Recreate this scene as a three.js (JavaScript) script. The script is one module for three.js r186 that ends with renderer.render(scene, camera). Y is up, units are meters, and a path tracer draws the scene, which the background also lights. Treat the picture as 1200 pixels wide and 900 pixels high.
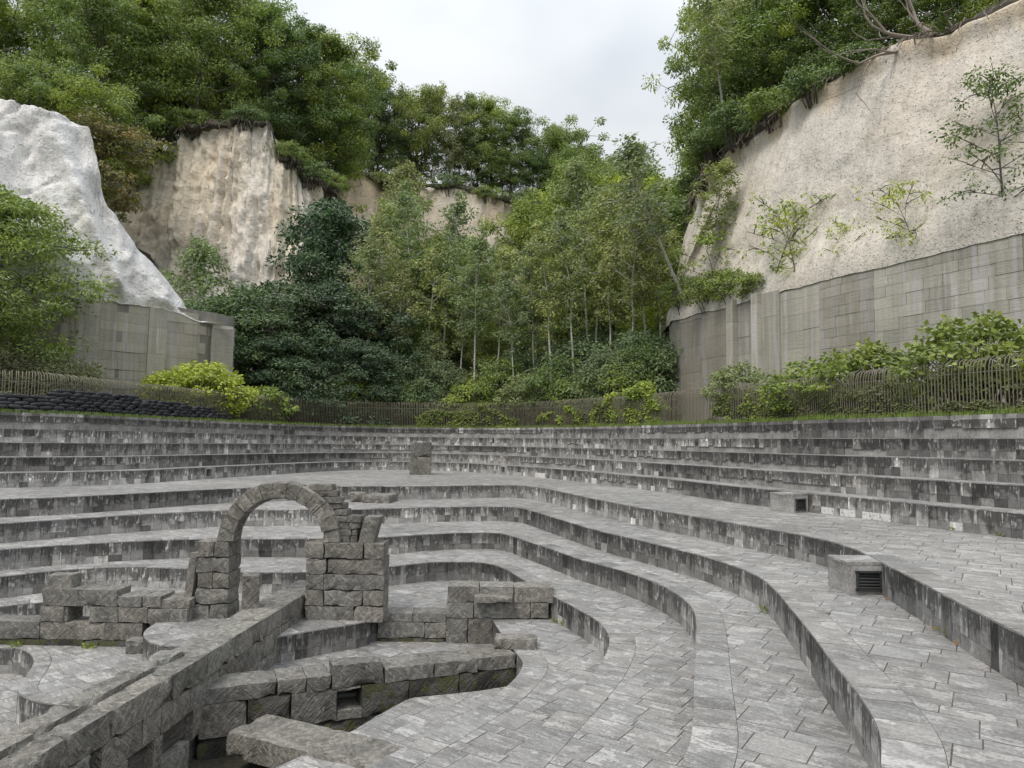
import * as THREE from 'three';
import { mergeGeometries } from 'three/addons/utils/BufferGeometryUtils.js';

// ---------------------------------------------------------------- camera, sky, sun, exposure
const scene = new THREE.Scene();
const EYE = 1.575;
const camera = new THREE.PerspectiveCamera(55.8, 4 / 3, 0.1, 900);
camera.position.set(0, EYE, 0);
camera.rotation.order = 'YXZ';
camera.rotation.set(Math.atan(68 / 850), 0, Math.atan(0.0135));
camera.updateMatrixWorld(true);
camera.updateProjectionMatrix();

const renderer = new THREE.WebGLRenderer({ antialias: true });
renderer.toneMapping = THREE.LinearToneMapping;
renderer.toneMappingExposure = 1.24;
renderer.shadowMap.enabled = true;

// ---------------------------------------------------------------- random numbers and noise
function rng(seed) {
  let a = seed >>> 0;
  return () => {
    a = (a + 0x6d2b79f5) | 0;
    let t = Math.imul(a ^ (a >>> 15), 1 | a);
    t = (t + Math.imul(t ^ (t >>> 7), 61 | t)) ^ t;
    return ((t ^ (t >>> 14)) >>> 0) / 4294967296;
  };
}
const clamp = (v, a = 0, b = 1) => Math.min(b, Math.max(a, v));
const smooth = (a, b, v) => { const t = clamp((v - a) / (b - a)); return t * t * (3 - 2 * t); };
const mix = (a, b, t) => a + (b - a) * t;
function hash3(x, y, z) {
  let h = Math.imul(x, 374761393) + Math.imul(y, 668265263) + Math.imul(z, 1274126177) | 0;
  h = Math.imul(h ^ (h >>> 13), 1274126177);
  h = Math.imul(h ^ (h >>> 16), 2246822519);
  return ((h ^ (h >>> 15)) >>> 0) / 4294967296;
}
function noise2(x, y, seed = 0, px = 0, py = 0) {          // value noise, repeats after px, py cells when these are set
  let x0 = Math.floor(x), y0 = Math.floor(y);
  const fx = x - x0, fy = y - y0, u = fx * fx * (3 - 2 * fx), v = fy * fy * (3 - 2 * fy);
  let x1 = x0 + 1, y1 = y0 + 1;
  if (px) { x0 = ((x0 % px) + px) % px; x1 = ((x1 % px) + px) % px; }
  if (py) { y0 = ((y0 % py) + py) % py; y1 = ((y1 % py) + py) % py; }
  const a = hash3(x0, y0, seed), b = hash3(x1, y0, seed), c = hash3(x0, y1, seed), d = hash3(x1, y1, seed);
  return a + (b - a) * u + (c - a) * v + (a - b - c + d) * u * v;
}
function fbm2(x, y, oct = 4, seed = 0, px = 0, py = 0) {
  let s = 0, a = 0.5, n = 0;
  for (let i = 0; i < oct; i++) { s += a * noise2(x, y, seed + i * 17, px, py); n += a; a *= 0.5; x *= 2; y *= 2; px *= 2; py *= 2; }
  return s / n;
}
function noise3(x, y, z, seed = 0) {
  const x0 = Math.floor(x), y0 = Math.floor(y), z0 = Math.floor(z);
  const fx = x - x0, fy = y - y0, fz = z - z0;
  const u = fx * fx * (3 - 2 * fx), v = fy * fy * (3 - 2 * fy), w = fz * fz * (3 - 2 * fz);
  const q = (i, j, k) => hash3(x0 + i, y0 + j, (z0 + k) * 31 + seed * 7919);
  const l = (a, b, t) => a + (b - a) * t;
  return l(l(l(q(0, 0, 0), q(1, 0, 0), u), l(q(0, 1, 0), q(1, 1, 0), u), v), l(l(q(0, 0, 1), q(1, 0, 1), u), l(q(0, 1, 1), q(1, 1, 1), u), v), w);
}
function fbm3(x, y, z, oct = 4, seed = 0) {
  let s = 0, a = 0.5, n = 0;
  for (let i = 0; i < oct; i++) { s += a * noise3(x, y, z, seed + i); n += a; a *= 0.5; x *= 2.03; y *= 2.03; z *= 2.03; }
  return s / n;
}

// ---------------------------------------------------------------- overcast sky and a weak, very soft sun
{
  const W = 1024, H = 512, data = new Float32Array(W * H * 4);
  for (let j = 0; j < H; j++) {
    const el = (j + 0.5) / H * Math.PI - Math.PI / 2, up = Math.sin(el), c = Math.cos(el);
    for (let i = 0; i < W; i++) {
      const az = (i + 0.5) / W * 2 * Math.PI, dx = Math.cos(az) * c, dz = Math.sin(az) * c;
      const k = (j * W + i) * 4;
      // an even cloud sheet, brighter overhead as overcast skies are, with soft folds in it
      const f = 1 / (0.35 + Math.max(up, 0));
      let n = fbm3(dx * f * 1.7 + 9, up * 1.5, dz * f * 1.7 + 4, 5, 3);
      n = smooth(0.32, 0.66, n);
      const base = (1 + 3.0 * Math.max(up, 0)) / 4.0 * 1.26;
      const l = up < -0.02 ? 0.16 : base * mix(0.76, 1.07, n);
      const b = mix(1.075, 1.02, n);
      data[k] = l * mix(0.90, 0.955, n); data[k + 1] = l * 0.985; data[k + 2] = l * b; data[k + 3] = 1;
    }
  }
  const sky = new THREE.DataTexture(data, W, H, THREE.RGBAFormat, THREE.FloatType);
  sky.mapping = THREE.EquirectangularReflectionMapping;
  sky.magFilter = sky.minFilter = THREE.LinearFilter;
  sky.wrapS = THREE.RepeatWrapping;
  sky.needsUpdate = true;
  scene.background = sky;
  scene.environment = sky;
}
const sun = new THREE.DirectionalLight(0xfff4e6, 1.5);
sun.position.set(-38, 90, 30);
sun.target.position.set(0, 0, -20);
sun.shadow.radius = 40;
sun.castShadow = true;
sun.shadow.mapSize.set(4096, 4096);
Object.assign(sun.shadow.camera, { left: -80, right: 80, top: 80, bottom: -80, near: 1, far: 300 });
scene.add(sun, sun.target);

// ---------------------------------------------------------------- textures
const toS = (v) => v <= 0.0031308 ? v * 12.92 : 1.055 * Math.pow(v, 1 / 2.4) - 0.055;
function tex(w, h, fn, srgb = true) {
  const d = new Uint8Array(w * h * 4);
  for (let j = 0; j < h; j++) for (let i = 0; i < w; i++) {
    const c = fn(i / w, j / h), k = (j * w + i) * 4;
    if (srgb) { d[k] = toS(clamp(c[0])) * 255; d[k + 1] = toS(clamp(c[1])) * 255; d[k + 2] = toS(clamp(c[2])) * 255; }
    else d[k] = d[k + 1] = d[k + 2] = clamp(c) * 255;
    d[k + 3] = 255;
  }
  const t = new THREE.DataTexture(d, w, h, THREE.RGBAFormat);
  t.wrapS = t.wrapT = THREE.RepeatWrapping;
  t.magFilter = THREE.LinearFilter; t.minFilter = THREE.LinearMipmapLinearFilter; t.generateMipmaps = true;
  if (srgb) t.colorSpace = THREE.SRGBColorSpace;
  t.needsUpdate = true;
  return t;
}
function rep(t, metresU, metresV) { const c = t.clone(); c.repeat.set(1 / metresU, 1 / metresV); c.needsUpdate = true; return c; }
const tint = (l, r, g, b) => [l * r, l * g, l * b];

// split-stone paving: pale grey with lichen bloom and darker damp patches (texture covers 3 m)
const T_PAVE = tex(1024, 1024, (u, v) => {
  const grain = fbm2(u * 160, v * 160, 3, 11, 160, 160);
  const streak = fbm2((u + v) * 10, (u - v) * 60, 3, 5, 10, 60);          // sawn grain of the stone
  const blot = fbm2(u * 9, v * 9, 5, 23, 9, 9);
  const pale = smooth(0.54, 0.64, fbm2(u * 20, v * 20, 5, 41, 20, 20) * 0.6 + streak * 0.2 + grain * 0.2);
  const dark = smooth(0.57, 0.66, fbm2(u * 6, v * 6, 5, 77, 6, 6));
  let l = 0.295 + (grain - 0.5) * 0.20 + (streak - 0.5) * 0.16 + (blot - 0.5) * 0.16;
  l = mix(l, 0.58 + (grain - 0.5) * 0.24, pale * 0.42);
  l = mix(l, l * 0.74, dark * 0.7);
  return tint(l, 1.0, 0.98, 0.96);
});
const T_PAVE_B = tex(512, 512, (u, v) => 0.5 * fbm2(u * 90, v * 90, 3, 9, 90, 90) + 0.5 * fbm2((u + v) * 8, (u - v) * 50, 3, 5, 8, 50), false);

// riser cladding: dark weathering, black runs from the top, white lime runs (8 m x 0.45 m)
const T_RISER = tex(2048, 192, (u, v) => {
  const grain = fbm2(u * 700, v * 40, 3, 3, 700, 40);
  const run = fbm2(u * 130, v * 2.2, 4, 31, 130, 0), run2 = fbm2(u * 320, v * 1.4, 3, 57, 320, 0);
  const wet = fbm2(u * 26, 0.5, 3, 71, 26, 0);
  const fringe = fbm2(u * 210, v * 1.3, 3, 91, 210, 0), soft = fbm2(u * 50, v * 7, 4, 95, 50, 0);
  let l = 0.26 + (grain - 0.5) * 0.15 + (fbm2(u * 60, v * 5, 4, 13, 60, 0) - 0.5) * 0.16;
  const drop = clamp(wet * 1.5 - 0.28);                                     // how far the black weathering hangs down here
  const black = smooth(-0.25, 0.32, (v - 1 + drop) + (fringe - 0.5) * 0.7 + (run - 0.5) * 0.6 + (soft - 0.5) * 0.8);
  l = mix(l, 0.045 + grain * 0.035, black * 0.9);
  const pale = smooth(0.55, 0.72, run * 0.45 + run2 * 0.3 + soft * 0.25);
  l = mix(l, 0.58 + (grain - 0.5) * 0.2, pale * 0.78);
  return tint(l, 1.0, 0.985, 0.955);
});
const T_RISER_B = tex(1024, 128, (u, v) => fbm2(u * 400, v * 24, 4, 3, 400, 24), false);

// bare concrete behind lost cladding (4 m)
const T_CONC = tex(512, 512, (u, v) => {
  const g = fbm2(u * 120, v * 120, 3, 15, 120, 120), b = fbm2(u * 8, v * 8, 5, 19, 8, 8), s = fbm2(u * 60, v * 5, 3, 29, 60, 5);
  const l = 0.31 + (g - 0.5) * 0.22 + (b - 0.5) * 0.34 + (s - 0.5) * 0.16;
  return tint(l, 1.0, 0.98, 0.94);
});
const T_LIME = tex(256, 256, (u, v) => {
  const g = fbm2(u * 40, v * 40, 4, 15, 40, 40), c = smooth(0.60, 0.66, fbm2(u * 12, v * 12, 4, 33, 12, 12));
  return tint(mix(0.72 + (g - 0.5) * 0.25, 0.3, c * 0.8), 1, 0.985, 0.96);
});

// tooled ruin stone (1.6 m), the height map carries the chisel strokes
const toolMarks = (u, v) => {                       // short slanting strokes, their direction changing from patch to patch
  const patch = smooth(0.46, 0.54, fbm2(u * 5, v * 5, 3, 63, 5, 5));
  const a = noise2((u + v) * 44, (u - v) * 9, 8, 44, 9) * 0.65 + noise2((u + v) * 88, (u - v) * 22, 18, 88, 22) * 0.35;
  const b = noise2((u - v) * 44, (u + v) * 9, 28, 44, 9) * 0.65 + noise2((u - v) * 88, (u + v) * 22, 38, 88, 22) * 0.35;
  return mix(a, b, patch);
};
const T_RUIN = tex(1024, 1024, (u, v) => {
  const g = fbm2(u * 150, v * 150, 3, 2, 150, 150), b = fbm2(u * 6, v * 6, 5, 4, 6, 6), c = fbm2(u * 22, v * 22, 4, 6, 22, 22);
  const lich = smooth(0.60, 0.66, fbm2(u * 30, v * 30, 4, 51, 30, 30));
  const t = toolMarks(u, v);
  let l = 0.185 + (g - 0.5) * 0.13 + (b - 0.5) * 0.16 + (c - 0.5) * 0.13 + (t - 0.5) * 0.09;
  l = mix(l, 0.36, lich * 0.55);
  return tint(l, 1.02, 0.98, 0.89);
});
const T_MOSS = tex(1024, 512, (u, v) => {           // the same stone under wet black film and moss
  const g = fbm2(u * 150, v * 75, 3, 2, 150, 75), b = fbm2(u * 8, v * 4, 5, 4, 8, 4), m = smooth(0.50, 0.60, fbm2(u * 14, v * 7, 5, 57, 14, 7)), w = smooth(0.42, 0.56, fbm2(u * 6, v * 3, 5, 59, 6, 3));
  const l = mix(0.12, 0.045, w) + (g - 0.5) * 0.07 + (b - 0.5) * 0.06;
  return [mix(l, 0.055 + g * 0.05, m * 0.7), mix(l * 0.97, 0.056 + g * 0.05, m * 0.7), mix(l * 0.88, 0.022, m * 0.7)];
});
const T_RUIN_B = tex(1024, 1024, (u, v) => 0.5 * toolMarks(u, v) + 0.3 * fbm2(u * 40, v * 40, 4, 6, 40, 40) + 0.25 * fbm2(u * 150, v * 150, 2, 2, 150, 150), false);

// quarry cliffs: soft pale tuff (12 m) with pits and run-off stains
const T_TUFF = tex(1024, 1024, (u, v) => {
  const g = fbm2(u * 220, v * 220, 3, 12, 220, 220), b = fbm2(u * 5, v * 5, 5, 14, 5, 5), m = fbm2(u * 24, v * 24, 4, 16, 24, 24), run = fbm2(u * 60, v * 9, 4, 85, 60, 9);
  const pit = smooth(0.74, 0.80, fbm2(u * 130, v * 190, 2, 81, 130, 190));
  let l = 0.62 + (g - 0.5) * 0.12 + (b - 0.5) * 0.12 + (m - 0.5) * 0.12 + (run - 0.5) * 0.17;
  l *= 1 - pit * 0.2;
  const warm = smooth(0.40, 0.75, fbm2(u * 3, v * 3, 5, 87, 3, 3));
  return [l, l * mix(0.985, 0.965, warm), l * mix(0.955, 0.905, warm)];
});
const T_TUFF_B = tex(1024, 1024, (u, v) => 0.4 * fbm2(u * 14, v * 14, 5, 14, 14, 14) + 0.35 * fbm2(u * 70, v * 70, 4, 12, 70, 70) - 0.4 * smooth(0.74, 0.80, fbm2(u * 130, v * 190, 2, 81, 130, 190)) + 0.3, false);

// sawn quarry wall (10 m): grey, run-off stains with hard edges
const T_CUT = tex(1024, 1024, (u, v) => {
  const g = fbm2(u * 200, v * 200, 3, 22, 200, 200), saw = fbm2(u * 20, v * 260, 2, 24, 20, 260);
  const run = fbm2(u * 70, v * 3, 4, 26, 70, 3), pale = smooth(0.56, 0.66, fbm2(u * 40, v * 3, 4, 28, 40, 3)), b = fbm2(u * 6, v * 6, 4, 36, 6, 6);
  let l = 0.42 + (g - 0.5) * 0.1 + (saw - 0.5) * 0.035 + (run - 0.5) * 0.2 + (b - 0.5) * 0.14;
  l = mix(l, 0.56, pale * 0.5);
  return [l, l * 0.965, l * mix(0.84, 0.95, pale)];
});
const T_CUT_B = tex(512, 512, (u, v) => 0.6 * fbm2(u * 12, v * 130, 3, 24, 12, 130) + 0.4 * fbm2(u * 60, v * 60, 3, 22, 60, 60), false);

const T_BARK = tex(128, 256, (u, v) => { const l = 0.11 + (fbm2(u * 18, v * 6, 4, 3, 18, 6) - 0.5) * 0.14; return [l, l * 0.9, l * 0.78]; });
const T_BIRCH = tex(128, 256, (u, v) => {
  const d = smooth(0.62, 0.70, fbm2(u * 5, v * 40, 3, 3, 5, 40)), l = mix(0.58 + (fbm2(u * 20, v * 20, 3, 5, 20, 20) - 0.5) * 0.2, 0.12, d);
  return [l, l * 0.98, l * 0.92];
});
const T_SOIL = tex(512, 512, (u, v) => { const l = 0.07 + (fbm2(u * 30, v * 30, 5, 5, 30, 30) - 0.5) * 0.10; return [l, l * 0.9, l * 0.66]; });
const T_GRASS = tex(512, 512, (u, v) => { const g = fbm2(u * 90, v * 90, 3, 5, 90, 90), b = fbm2(u * 6, v * 6, 4, 7, 6, 6); const l = 0.12 + (g - 0.5) * 0.1 + (b - 0.5) * 0.05; return [l * mix(0.8, 1.2, b), l * 1.25, l * 0.4]; });

// ---------------------------------------------------------------- materials
const std = (o) => new THREE.MeshStandardMaterial({ roughness: 0.92, metalness: 0, vertexColors: true, ...o });
const M = {
  pave: std({ map: rep(T_PAVE, 3, 3), bumpMap: rep(T_PAVE_B, 1.5, 1.5), bumpScale: 0.008, roughness: 0.6 }),
  bed: std({ map: rep(T_CONC, 2, 2), color: 0xb4b0a8, vertexColors: false }),
  riser: std({ map: rep(T_RISER, 8, 0.45), bumpMap: rep(T_RISER_B, 4, 0.45), bumpScale: 0.006, roughness: 0.8 }),
  conc: std({ map: rep(T_CONC, 3, 3), bumpMap: rep(T_CONC, 1, 1), bumpScale: 0.012, vertexColors: false }),
  lime: std({ map: rep(T_LIME, 0.6, 0.6) }),
  ruin: std({ map: rep(T_RUIN, 1.6, 1.6), bumpMap: rep(T_RUIN_B, 1.6, 1.6), bumpScale: 0.028 }),
  mossy: std({ map: rep(T_MOSS, 1.6, 0.8), bumpMap: rep(T_RUIN_B, 1.6, 1.6), bumpScale: 0.03, roughness: 0.7 }),
  tuff: std({ map: rep(T_TUFF, 12, 12), bumpMap: rep(T_TUFF_B, 12, 12), bumpScale: 0.16, roughness: 1 }),
  tuffNear: std({ map: rep(T_TUFF, 7, 7), bumpMap: rep(T_TUFF_B, 7, 7), bumpScale: 0.09, roughness: 1 }),
  cut: std({ map: rep(T_CUT, 10, 10), bumpMap: rep(T_CUT_B, 5, 5), bumpScale: 0.012 }),
  bark: std({ map: rep(T_BARK, 0.5, 1), vertexColors: false }),
  birch: std({ map: rep(T_BIRCH, 0.5, 1), vertexColors: false }),
  root: std({ color: 0x8a8178, vertexColors: false }),
  soil: std({ map: rep(T_SOIL, 2, 2), bumpMap: rep(T_SOIL, 2, 2), bumpScale: 0.05, vertexColors: false }),
  grass: std({ map: rep(T_GRASS, 3, 3), vertexColors: false }),
  leaf: new THREE.MeshPhysicalMaterial({ vertexColors: true, roughness: 0.95, transmission: 0.42, thickness: 0, side: THREE.DoubleSide }),
  leafTints: [[1, 1, 1], [1.22, 1.16, 0.9], [0.82, 0.88, 0.95], [1.1, 1.0, 0.9], [0.9, 1.0, 1.0], [1.35, 1.25, 1.0]],
  blade: std({ side: THREE.DoubleSide }),
  fence: std({ color: 0x7f7a6c, roughness: 0.7, metalness: 0.2, vertexColors: false }),
  bag: new THREE.MeshStandardMaterial({ color: 0x23242a, roughness: 0.5 }),
  iron: new THREE.MeshStandardMaterial({ color: 0x4a4c4c, roughness: 0.5, metalness: 0.5 }),
  mud: std({ map: rep(T_SOIL, 1.3, 1.3), bumpMap: rep(T_SOIL, 1.3, 1.3), bumpScale: 0.03, vertexColors: false, roughness: 0.55 }),
};

M.leaves = M.leafTints.map((c) => { const m = M.leaf.clone(); m.color.setRGB(...c); return m; });   // one plant differs from the next

// ---------------------------------------------------------------- naming and bookkeeping
const taken = new Map();
function numbered(name) {
  const n = taken.get(name) || 0; taken.set(name, n + 1);
  return n ? name + '_' + String(n).padStart(3, '0') : name;
}
function lit(o) { o.castShadow = true; o.receiveShadow = true; return o; }
function thing(name, label, category, group) {
  const o = new THREE.Group(); o.name = numbered(name); o.userData = { label, category };
  if (group) o.userData.group = group;
  scene.add(o); return o;
}
function structure(name, label) {
  const o = new THREE.Group(); o.name = numbered(name); o.userData = { kind: 'structure' };
  if (label) o.userData.label = label;
  scene.add(o); return o;
}
function part(name, geometry, material, parent) {
  const m = lit(new THREE.Mesh(geometry, material)); m.name = name; parent.add(m); return m;
}
function solo(name, geometry, material, label, category, group) {   // a thing that is one mesh
  const m = lit(new THREE.Mesh(geometry, material)); m.name = numbered(name); m.userData = { label, category };
  if (group) m.userData.group = group;
  scene.add(m); return m;
}
// how large a point's metre shows in the photograph, 0 when it lies well outside the frame
const _v = new THREE.Vector3();
function shows(x, y, z, margin = 0.35) {
  _v.set(x, y, z).applyMatrix4(camera.matrixWorldInverse);
  const d = -_v.z; if (d < 1) return 0;
  const sx = _v.x / d / (600 / 850), sy = _v.y / d / (450 / 850);
  return Math.abs(sx) < 1 + margin && Math.abs(sy) < 1 + margin ? 1 / d : 0;
}
camera.matrixWorldInverse.copy(camera.matrixWorld).invert();

// ---------------------------------------------------------------- geometry helpers
function geo(pos, uv, col, idx) {
  const g = new THREE.BufferGeometry();
  g.setAttribute('position', new THREE.Float32BufferAttribute(pos, 3));
  if (uv) g.setAttribute('uv', new THREE.Float32BufferAttribute(uv, 2));
  if (col) g.setAttribute('color', new THREE.Float32BufferAttribute(col, 3));
  if (idx) g.setIndex(idx);
  g.computeVertexNormals();
  return g;
}
// a prism over a convex or concave plan polygon [[x,z],...], top at y1, bottom at y0; uv in metres
function prism(poly, y0, y1, tone = [1, 1, 1], off = [0, 0]) {
  const pos = [], uv = [], col = [];
  const pts = poly.map(([x, z]) => new THREE.Vector2(x, z));
  if (THREE.ShapeUtils.area(pts) < 0) pts.reverse();
  const tri = THREE.ShapeUtils.triangulateShape(pts, []);
  const put = (x, y, z, u, v) => { pos.push(x, y, z); uv.push(u + off[0], v + off[1]); col.push(...tone); };
  for (const [a, b, c] of tri) for (const k of [a, c, b]) put(pts[k].x, y1, pts[k].y, pts[k].x, pts[k].y);
  for (let i = 0, s = 0; i < pts.length; i++) {
    const a = pts[i], b = pts[(i + 1) % pts.length], l = a.distanceTo(b);
    if (l < 1e-5) continue;
    put(a.x, y1, a.y, s, y1); put(b.x, y1, b.y, s + l, y1); put(b.x, y0, b.y, s + l, y0);
    put(a.x, y1, a.y, s, y1); put(b.x, y0, b.y, s + l, y0); put(a.x, y0, a.y, s, y0);
    s += l;
  }
  return geo(pos, uv, col);
}
// a flat sheet over a plan polygon with holes
function sheet(poly, holes, y) {
  const c = poly.map(([x, z]) => new THREE.Vector2(x, z)), hs = holes.map((h) => h.map(([x, z]) => new THREE.Vector2(x, z)));
  if (THREE.ShapeUtils.area(c) < 0) c.reverse();
  for (const h of hs) if (THREE.ShapeUtils.area(h) > 0) h.reverse();
  const tri = THREE.ShapeUtils.triangulateShape(c, hs), all = [c, ...hs].flat(), pos = [], uv = [], idx = [];
  for (const p of all) { pos.push(p.x, y, p.y); uv.push(p.x, p.y); }
  for (const [a, b, d] of tri) idx.push(a, d, b);
  return geo(pos, uv, null, idx);
}
function loopOf(points, step = 0.12) {
  const c = new THREE.CatmullRomCurve3(points.map(([x, z]) => new THREE.Vector3(x, 0, z)), true, 'centripetal');
  c.arcLengthDivisions = 1200;
  const n = Math.round(c.getLength() / step);
  return c.getSpacedPoints(n).slice(0, n).map((p) => [p.x, p.z]);
}
function openCurve(points, step = 0.12) {
  const c = new THREE.CatmullRomCurve3(points.map(([x, z]) => new THREE.Vector3(x, 0, z)), false, 'centripetal');
  c.arcLengthDivisions = 600;
  return c.getSpacedPoints(Math.max(2, Math.round(c.getLength() / step))).map((p) => [p.x, p.z]);
}
function straightLine(points, step = 0.25) {         // flat facets between the points
  const out = [];
  for (let i = 0; i + 1 < points.length; i++) { const [a, b] = [points[i], points[i + 1]], n = Math.ceil(Math.hypot(b[0] - a[0], b[1] - a[1]) / step); for (let k = 0; k < n; k++) out.push([mix(a[0], b[0], k / n), mix(a[1], b[1], k / n)]); }
  out.push(points[points.length - 1]); return out;
}
// shift a loop to its left-hand side (away from the hollow, seen along its run)
function offset(pts, d, closed = true) {
  const n = pts.length, out = [];
  for (let i = 0; i < n; i++) {
    const a = closed ? pts[(i - 1 + n) % n] : pts[Math.max(0, i - 1)], b = closed ? pts[(i + 1) % n] : pts[Math.min(n - 1, i + 1)];
    const tx = b[0] - a[0], tz = b[1] - a[1], l = Math.hypot(tx, tz) || 1;
    out.push([pts[i][0] + tz / l * d, pts[i][1] - tx / l * d]);
  }
  if (Math.abs(d) < 0.02) return out;
  return out.filter((p) => { for (const q of pts) if (Math.hypot(p[0] - q[0], p[1] - q[1]) < Math.abs(d) * 0.97 - 0.004) return false; return true; });
}
function resample(pts, step = 0.12, passes = 2) {
  let p = pts;
  for (let k = 0; k < passes; k++) p = p.map((q, i) => { const a = p[(i - 1 + p.length) % p.length], b = p[(i + 1) % p.length]; return [(a[0] + 2 * q[0] + b[0]) / 4, (a[1] + 2 * q[1] + b[1]) / 4]; });
  return loopOf(p.filter((_, i) => i % 3 === 0), step);
}

// ---------------------------------------------------------------- the stepped hollow: plan of every edge, in metres
const R = 0.45;                                    // one step
const EDGE = {
  A: loopOf([[-13.6, -16.8], [-12.6, -18.07], [-11.5, -19.1], [-10.5, -20.56], [-9.4, -22.3], [-8.4, -23.4], [-6.2, -24.7], [-3.5, -25.4], [-0.9, -26.55], [0.0, -26.8], [0.5, -26.55], [0.9, -25.9], [1.5, -24.1], [2.5, -20.5], [3.35, -17.85], [3.8, -16.8], [4.4, -15.3], [4.9, -13.9], [5.22, -12.95], [5.38, -12.0], [5.25, -10.8], [5.05, -9.8], [4.85, -8.7], [4.66, -7.8], [4.5, -7.0], [4.39, -6.3], [4.3, -5.0], [3.4, -2.6], [1.2, -1.3], [-2, -1.0], [-6.5, -1.6], [-11, -4], [-14.2, -8.5], [-14.8, -13]]),
  B: loopOf([[-12.6, -15.6], [-11.72, -16.89], [-10.84, -18.0], [-9.78, -19.2], [-8.34, -20.4], [-6.78, -20.97], [-4.8, -21.4], [-3.05, -22.2], [-1.1, -22.95], [-0.1, -23.0], [0.35, -22.6], [0.66, -21.7], [1.21, -19.9], [2.04, -17.2], [2.71, -15.6], [3.45, -13.75], [3.78, -12.45], [3.87, -11.5], [3.76, -10.45], [3.56, -9.4], [3.27, -7.95], [3.05, -6.95], [2.93, -6.33], [2.76, -5.64], [2.63, -5.27], [2.44, -4.89], [1.9, -3.9], [0.6, -2.7], [-2, -2.2], [-6.3, -2.8], [-10.2, -5], [-13.1, -9], [-13.5, -12.8]]),
  C: loopOf([[-11.8, -14.7], [-11.06, -15.99], [-9.52, -17.2], [-7.6, -18.1], [-5.3, -18.35], [-3.24, -18.93], [-2.2, -19.6], [-1.2, -20.05], [-0.4, -20.1], [-0.02, -19.6], [0.4, -18.6], [0.88, -17.45], [1.51, -15.8], [2.23, -14.4], [2.64, -13.2], [2.79, -12.3], [2.81, -11.55], [2.73, -10.84], [2.38, -9.4], [1.95, -7.8], [1.74, -6.98], [1.55, -6.31], [1.42, -5.98], [1.2, -5.5], [0.9, -5], [0, -4.1], [-2, -3.5], [-6, -4], [-9.4, -6], [-12, -9.5], [-12.5, -12.5]]),
  D: loopOf([[-11.2, -14.2], [-10.57, -15.34], [-9.73, -16.2], [-8.63, -16.65], [-7.15, -16.55], [-5.15, -16.2], [-2.9, -17.1], [-2.0, -17.8], [-1.27, -18.0], [-0.61, -17.9], [-0.1, -17.1], [0.24, -15.99], [0.8, -14.34], [1.25, -13.01], [1.47, -12.3], [1.54, -11.43], [1.46, -10.77], [1.32, -10.2], [1.08, -9.44], [0.84, -8.85], [0.35, -7.74], [0.09, -7.15], [-0.3, -6.4], [-1, -5.6], [-2.4, -5], [-5.6, -5.3], [-8.6, -7], [-11, -10], [-11.6, -12.3]]),
  E: loopOf([[-10.5, -13.9], [-10.04, -14.63], [-9.3, -15.15], [-8, -15.1], [-7, -14.4], [-6.45, -13.6], [-6.38, -13.1], [-6.2, -12.65], [-5.8, -12.2], [-5.42, -12.08], [-4.6, -12.2], [-4.3, -12.45], [-4.0, -12.7], [-3.4, -13.22], [-2.78, -13.74], [-2.68, -13.85], [-2.6, -14.2], [-2.3, -14.36], [-1.4, -14.4], [-0.5, -14.4], [-0.34, -14.32], [-0.29, -14.05], [-0.09, -12.98], [0.16, -11.85], [0.23, -11.5], [0.21, -11.13], [0.12, -10.73], [-0.17, -9.95], [-0.57, -9.21], [-1.1, -8.34], [-1.7, -7.5], [-2.6, -6.8], [-5.5, -6.7], [-8, -8], [-10, -10.3], [-10.8, -12.3]], 0.08),
};
const T5 = loopOf([[-15.3, -21.8], [-13.9, -23.0], [-12.7, -24.75], [-11.8, -28.2], [-10.55, -32.4], [-8.9, -36.9], [-7.4, -38.6], [-5.4, -39.2], [-2.9, -38.5], [-0.6, -35.7], [1.9, -31.8], [3.7, -27.4], [5.2, -23.6], [6.15, -20.2], [6.95, -18.1], [7.75, -16.2], [8.4, -14.4], [9.0, -12.85], [9.6, -10], [10, -5], [9.5, 1], [7, 6], [1, 9], [-8, 9], [-16, 4], [-20, -4], [-20.5, -12], [-18.5, -18]]);
const TIER = [T5];
for (let k = 1; k < 5; k++) TIER.push(resample(offset(T5, 0.78 * k)));
const TOP = 2.36;                                  // the rim, the fence and the grass stand here

const GRID = Math.PI / 180 * 57, gc = Math.cos(GRID), gs = Math.sin(GRID);
// clip a plan polygon to a convex tile (the tile's corners run either way round)
function clipTo(poly, tile) {
  let p = poly, area = 0;
  for (let i = 0; i < 4; i++) { const a = tile[i], b = tile[(i + 1) % 4]; area += a[0] * b[1] - b[0] * a[1]; }
  const sg = Math.sign(area);
  for (let i = 0; i < 4 && p.length; i++) {
    const a = tile[i], b = tile[(i + 1) % 4], out = [];
    const side = (q) => sg * ((b[0] - a[0]) * (q[1] - a[1]) - (b[1] - a[1]) * (q[0] - a[0]));
    for (let k = 0; k < p.length; k++) {
      const c = p[k], d = p[(k + 1) % p.length], sc = side(c), sd = side(d);
      if (sc >= 0) out.push(c);
      if ((sc >= 0) !== (sd >= 0)) { const t = sc / (sc - sd); out.push([c[0] + (d[0] - c[0]) * t, c[1] + (d[1] - c[1]) * t]); }
    }
    p = out;
  }
  const clean = p.filter((q, i) => { const r = p[(i + 1) % p.length]; return Math.hypot(q[0] - r[0], q[1] - r[1]) > 0.004; });
  return clean.length > 2 ? clean : null;
}
const polyArea = (p) => Math.abs(THREE.ShapeUtils.area(p.map(([x, z]) => new THREE.Vector2(x, z))));
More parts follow.
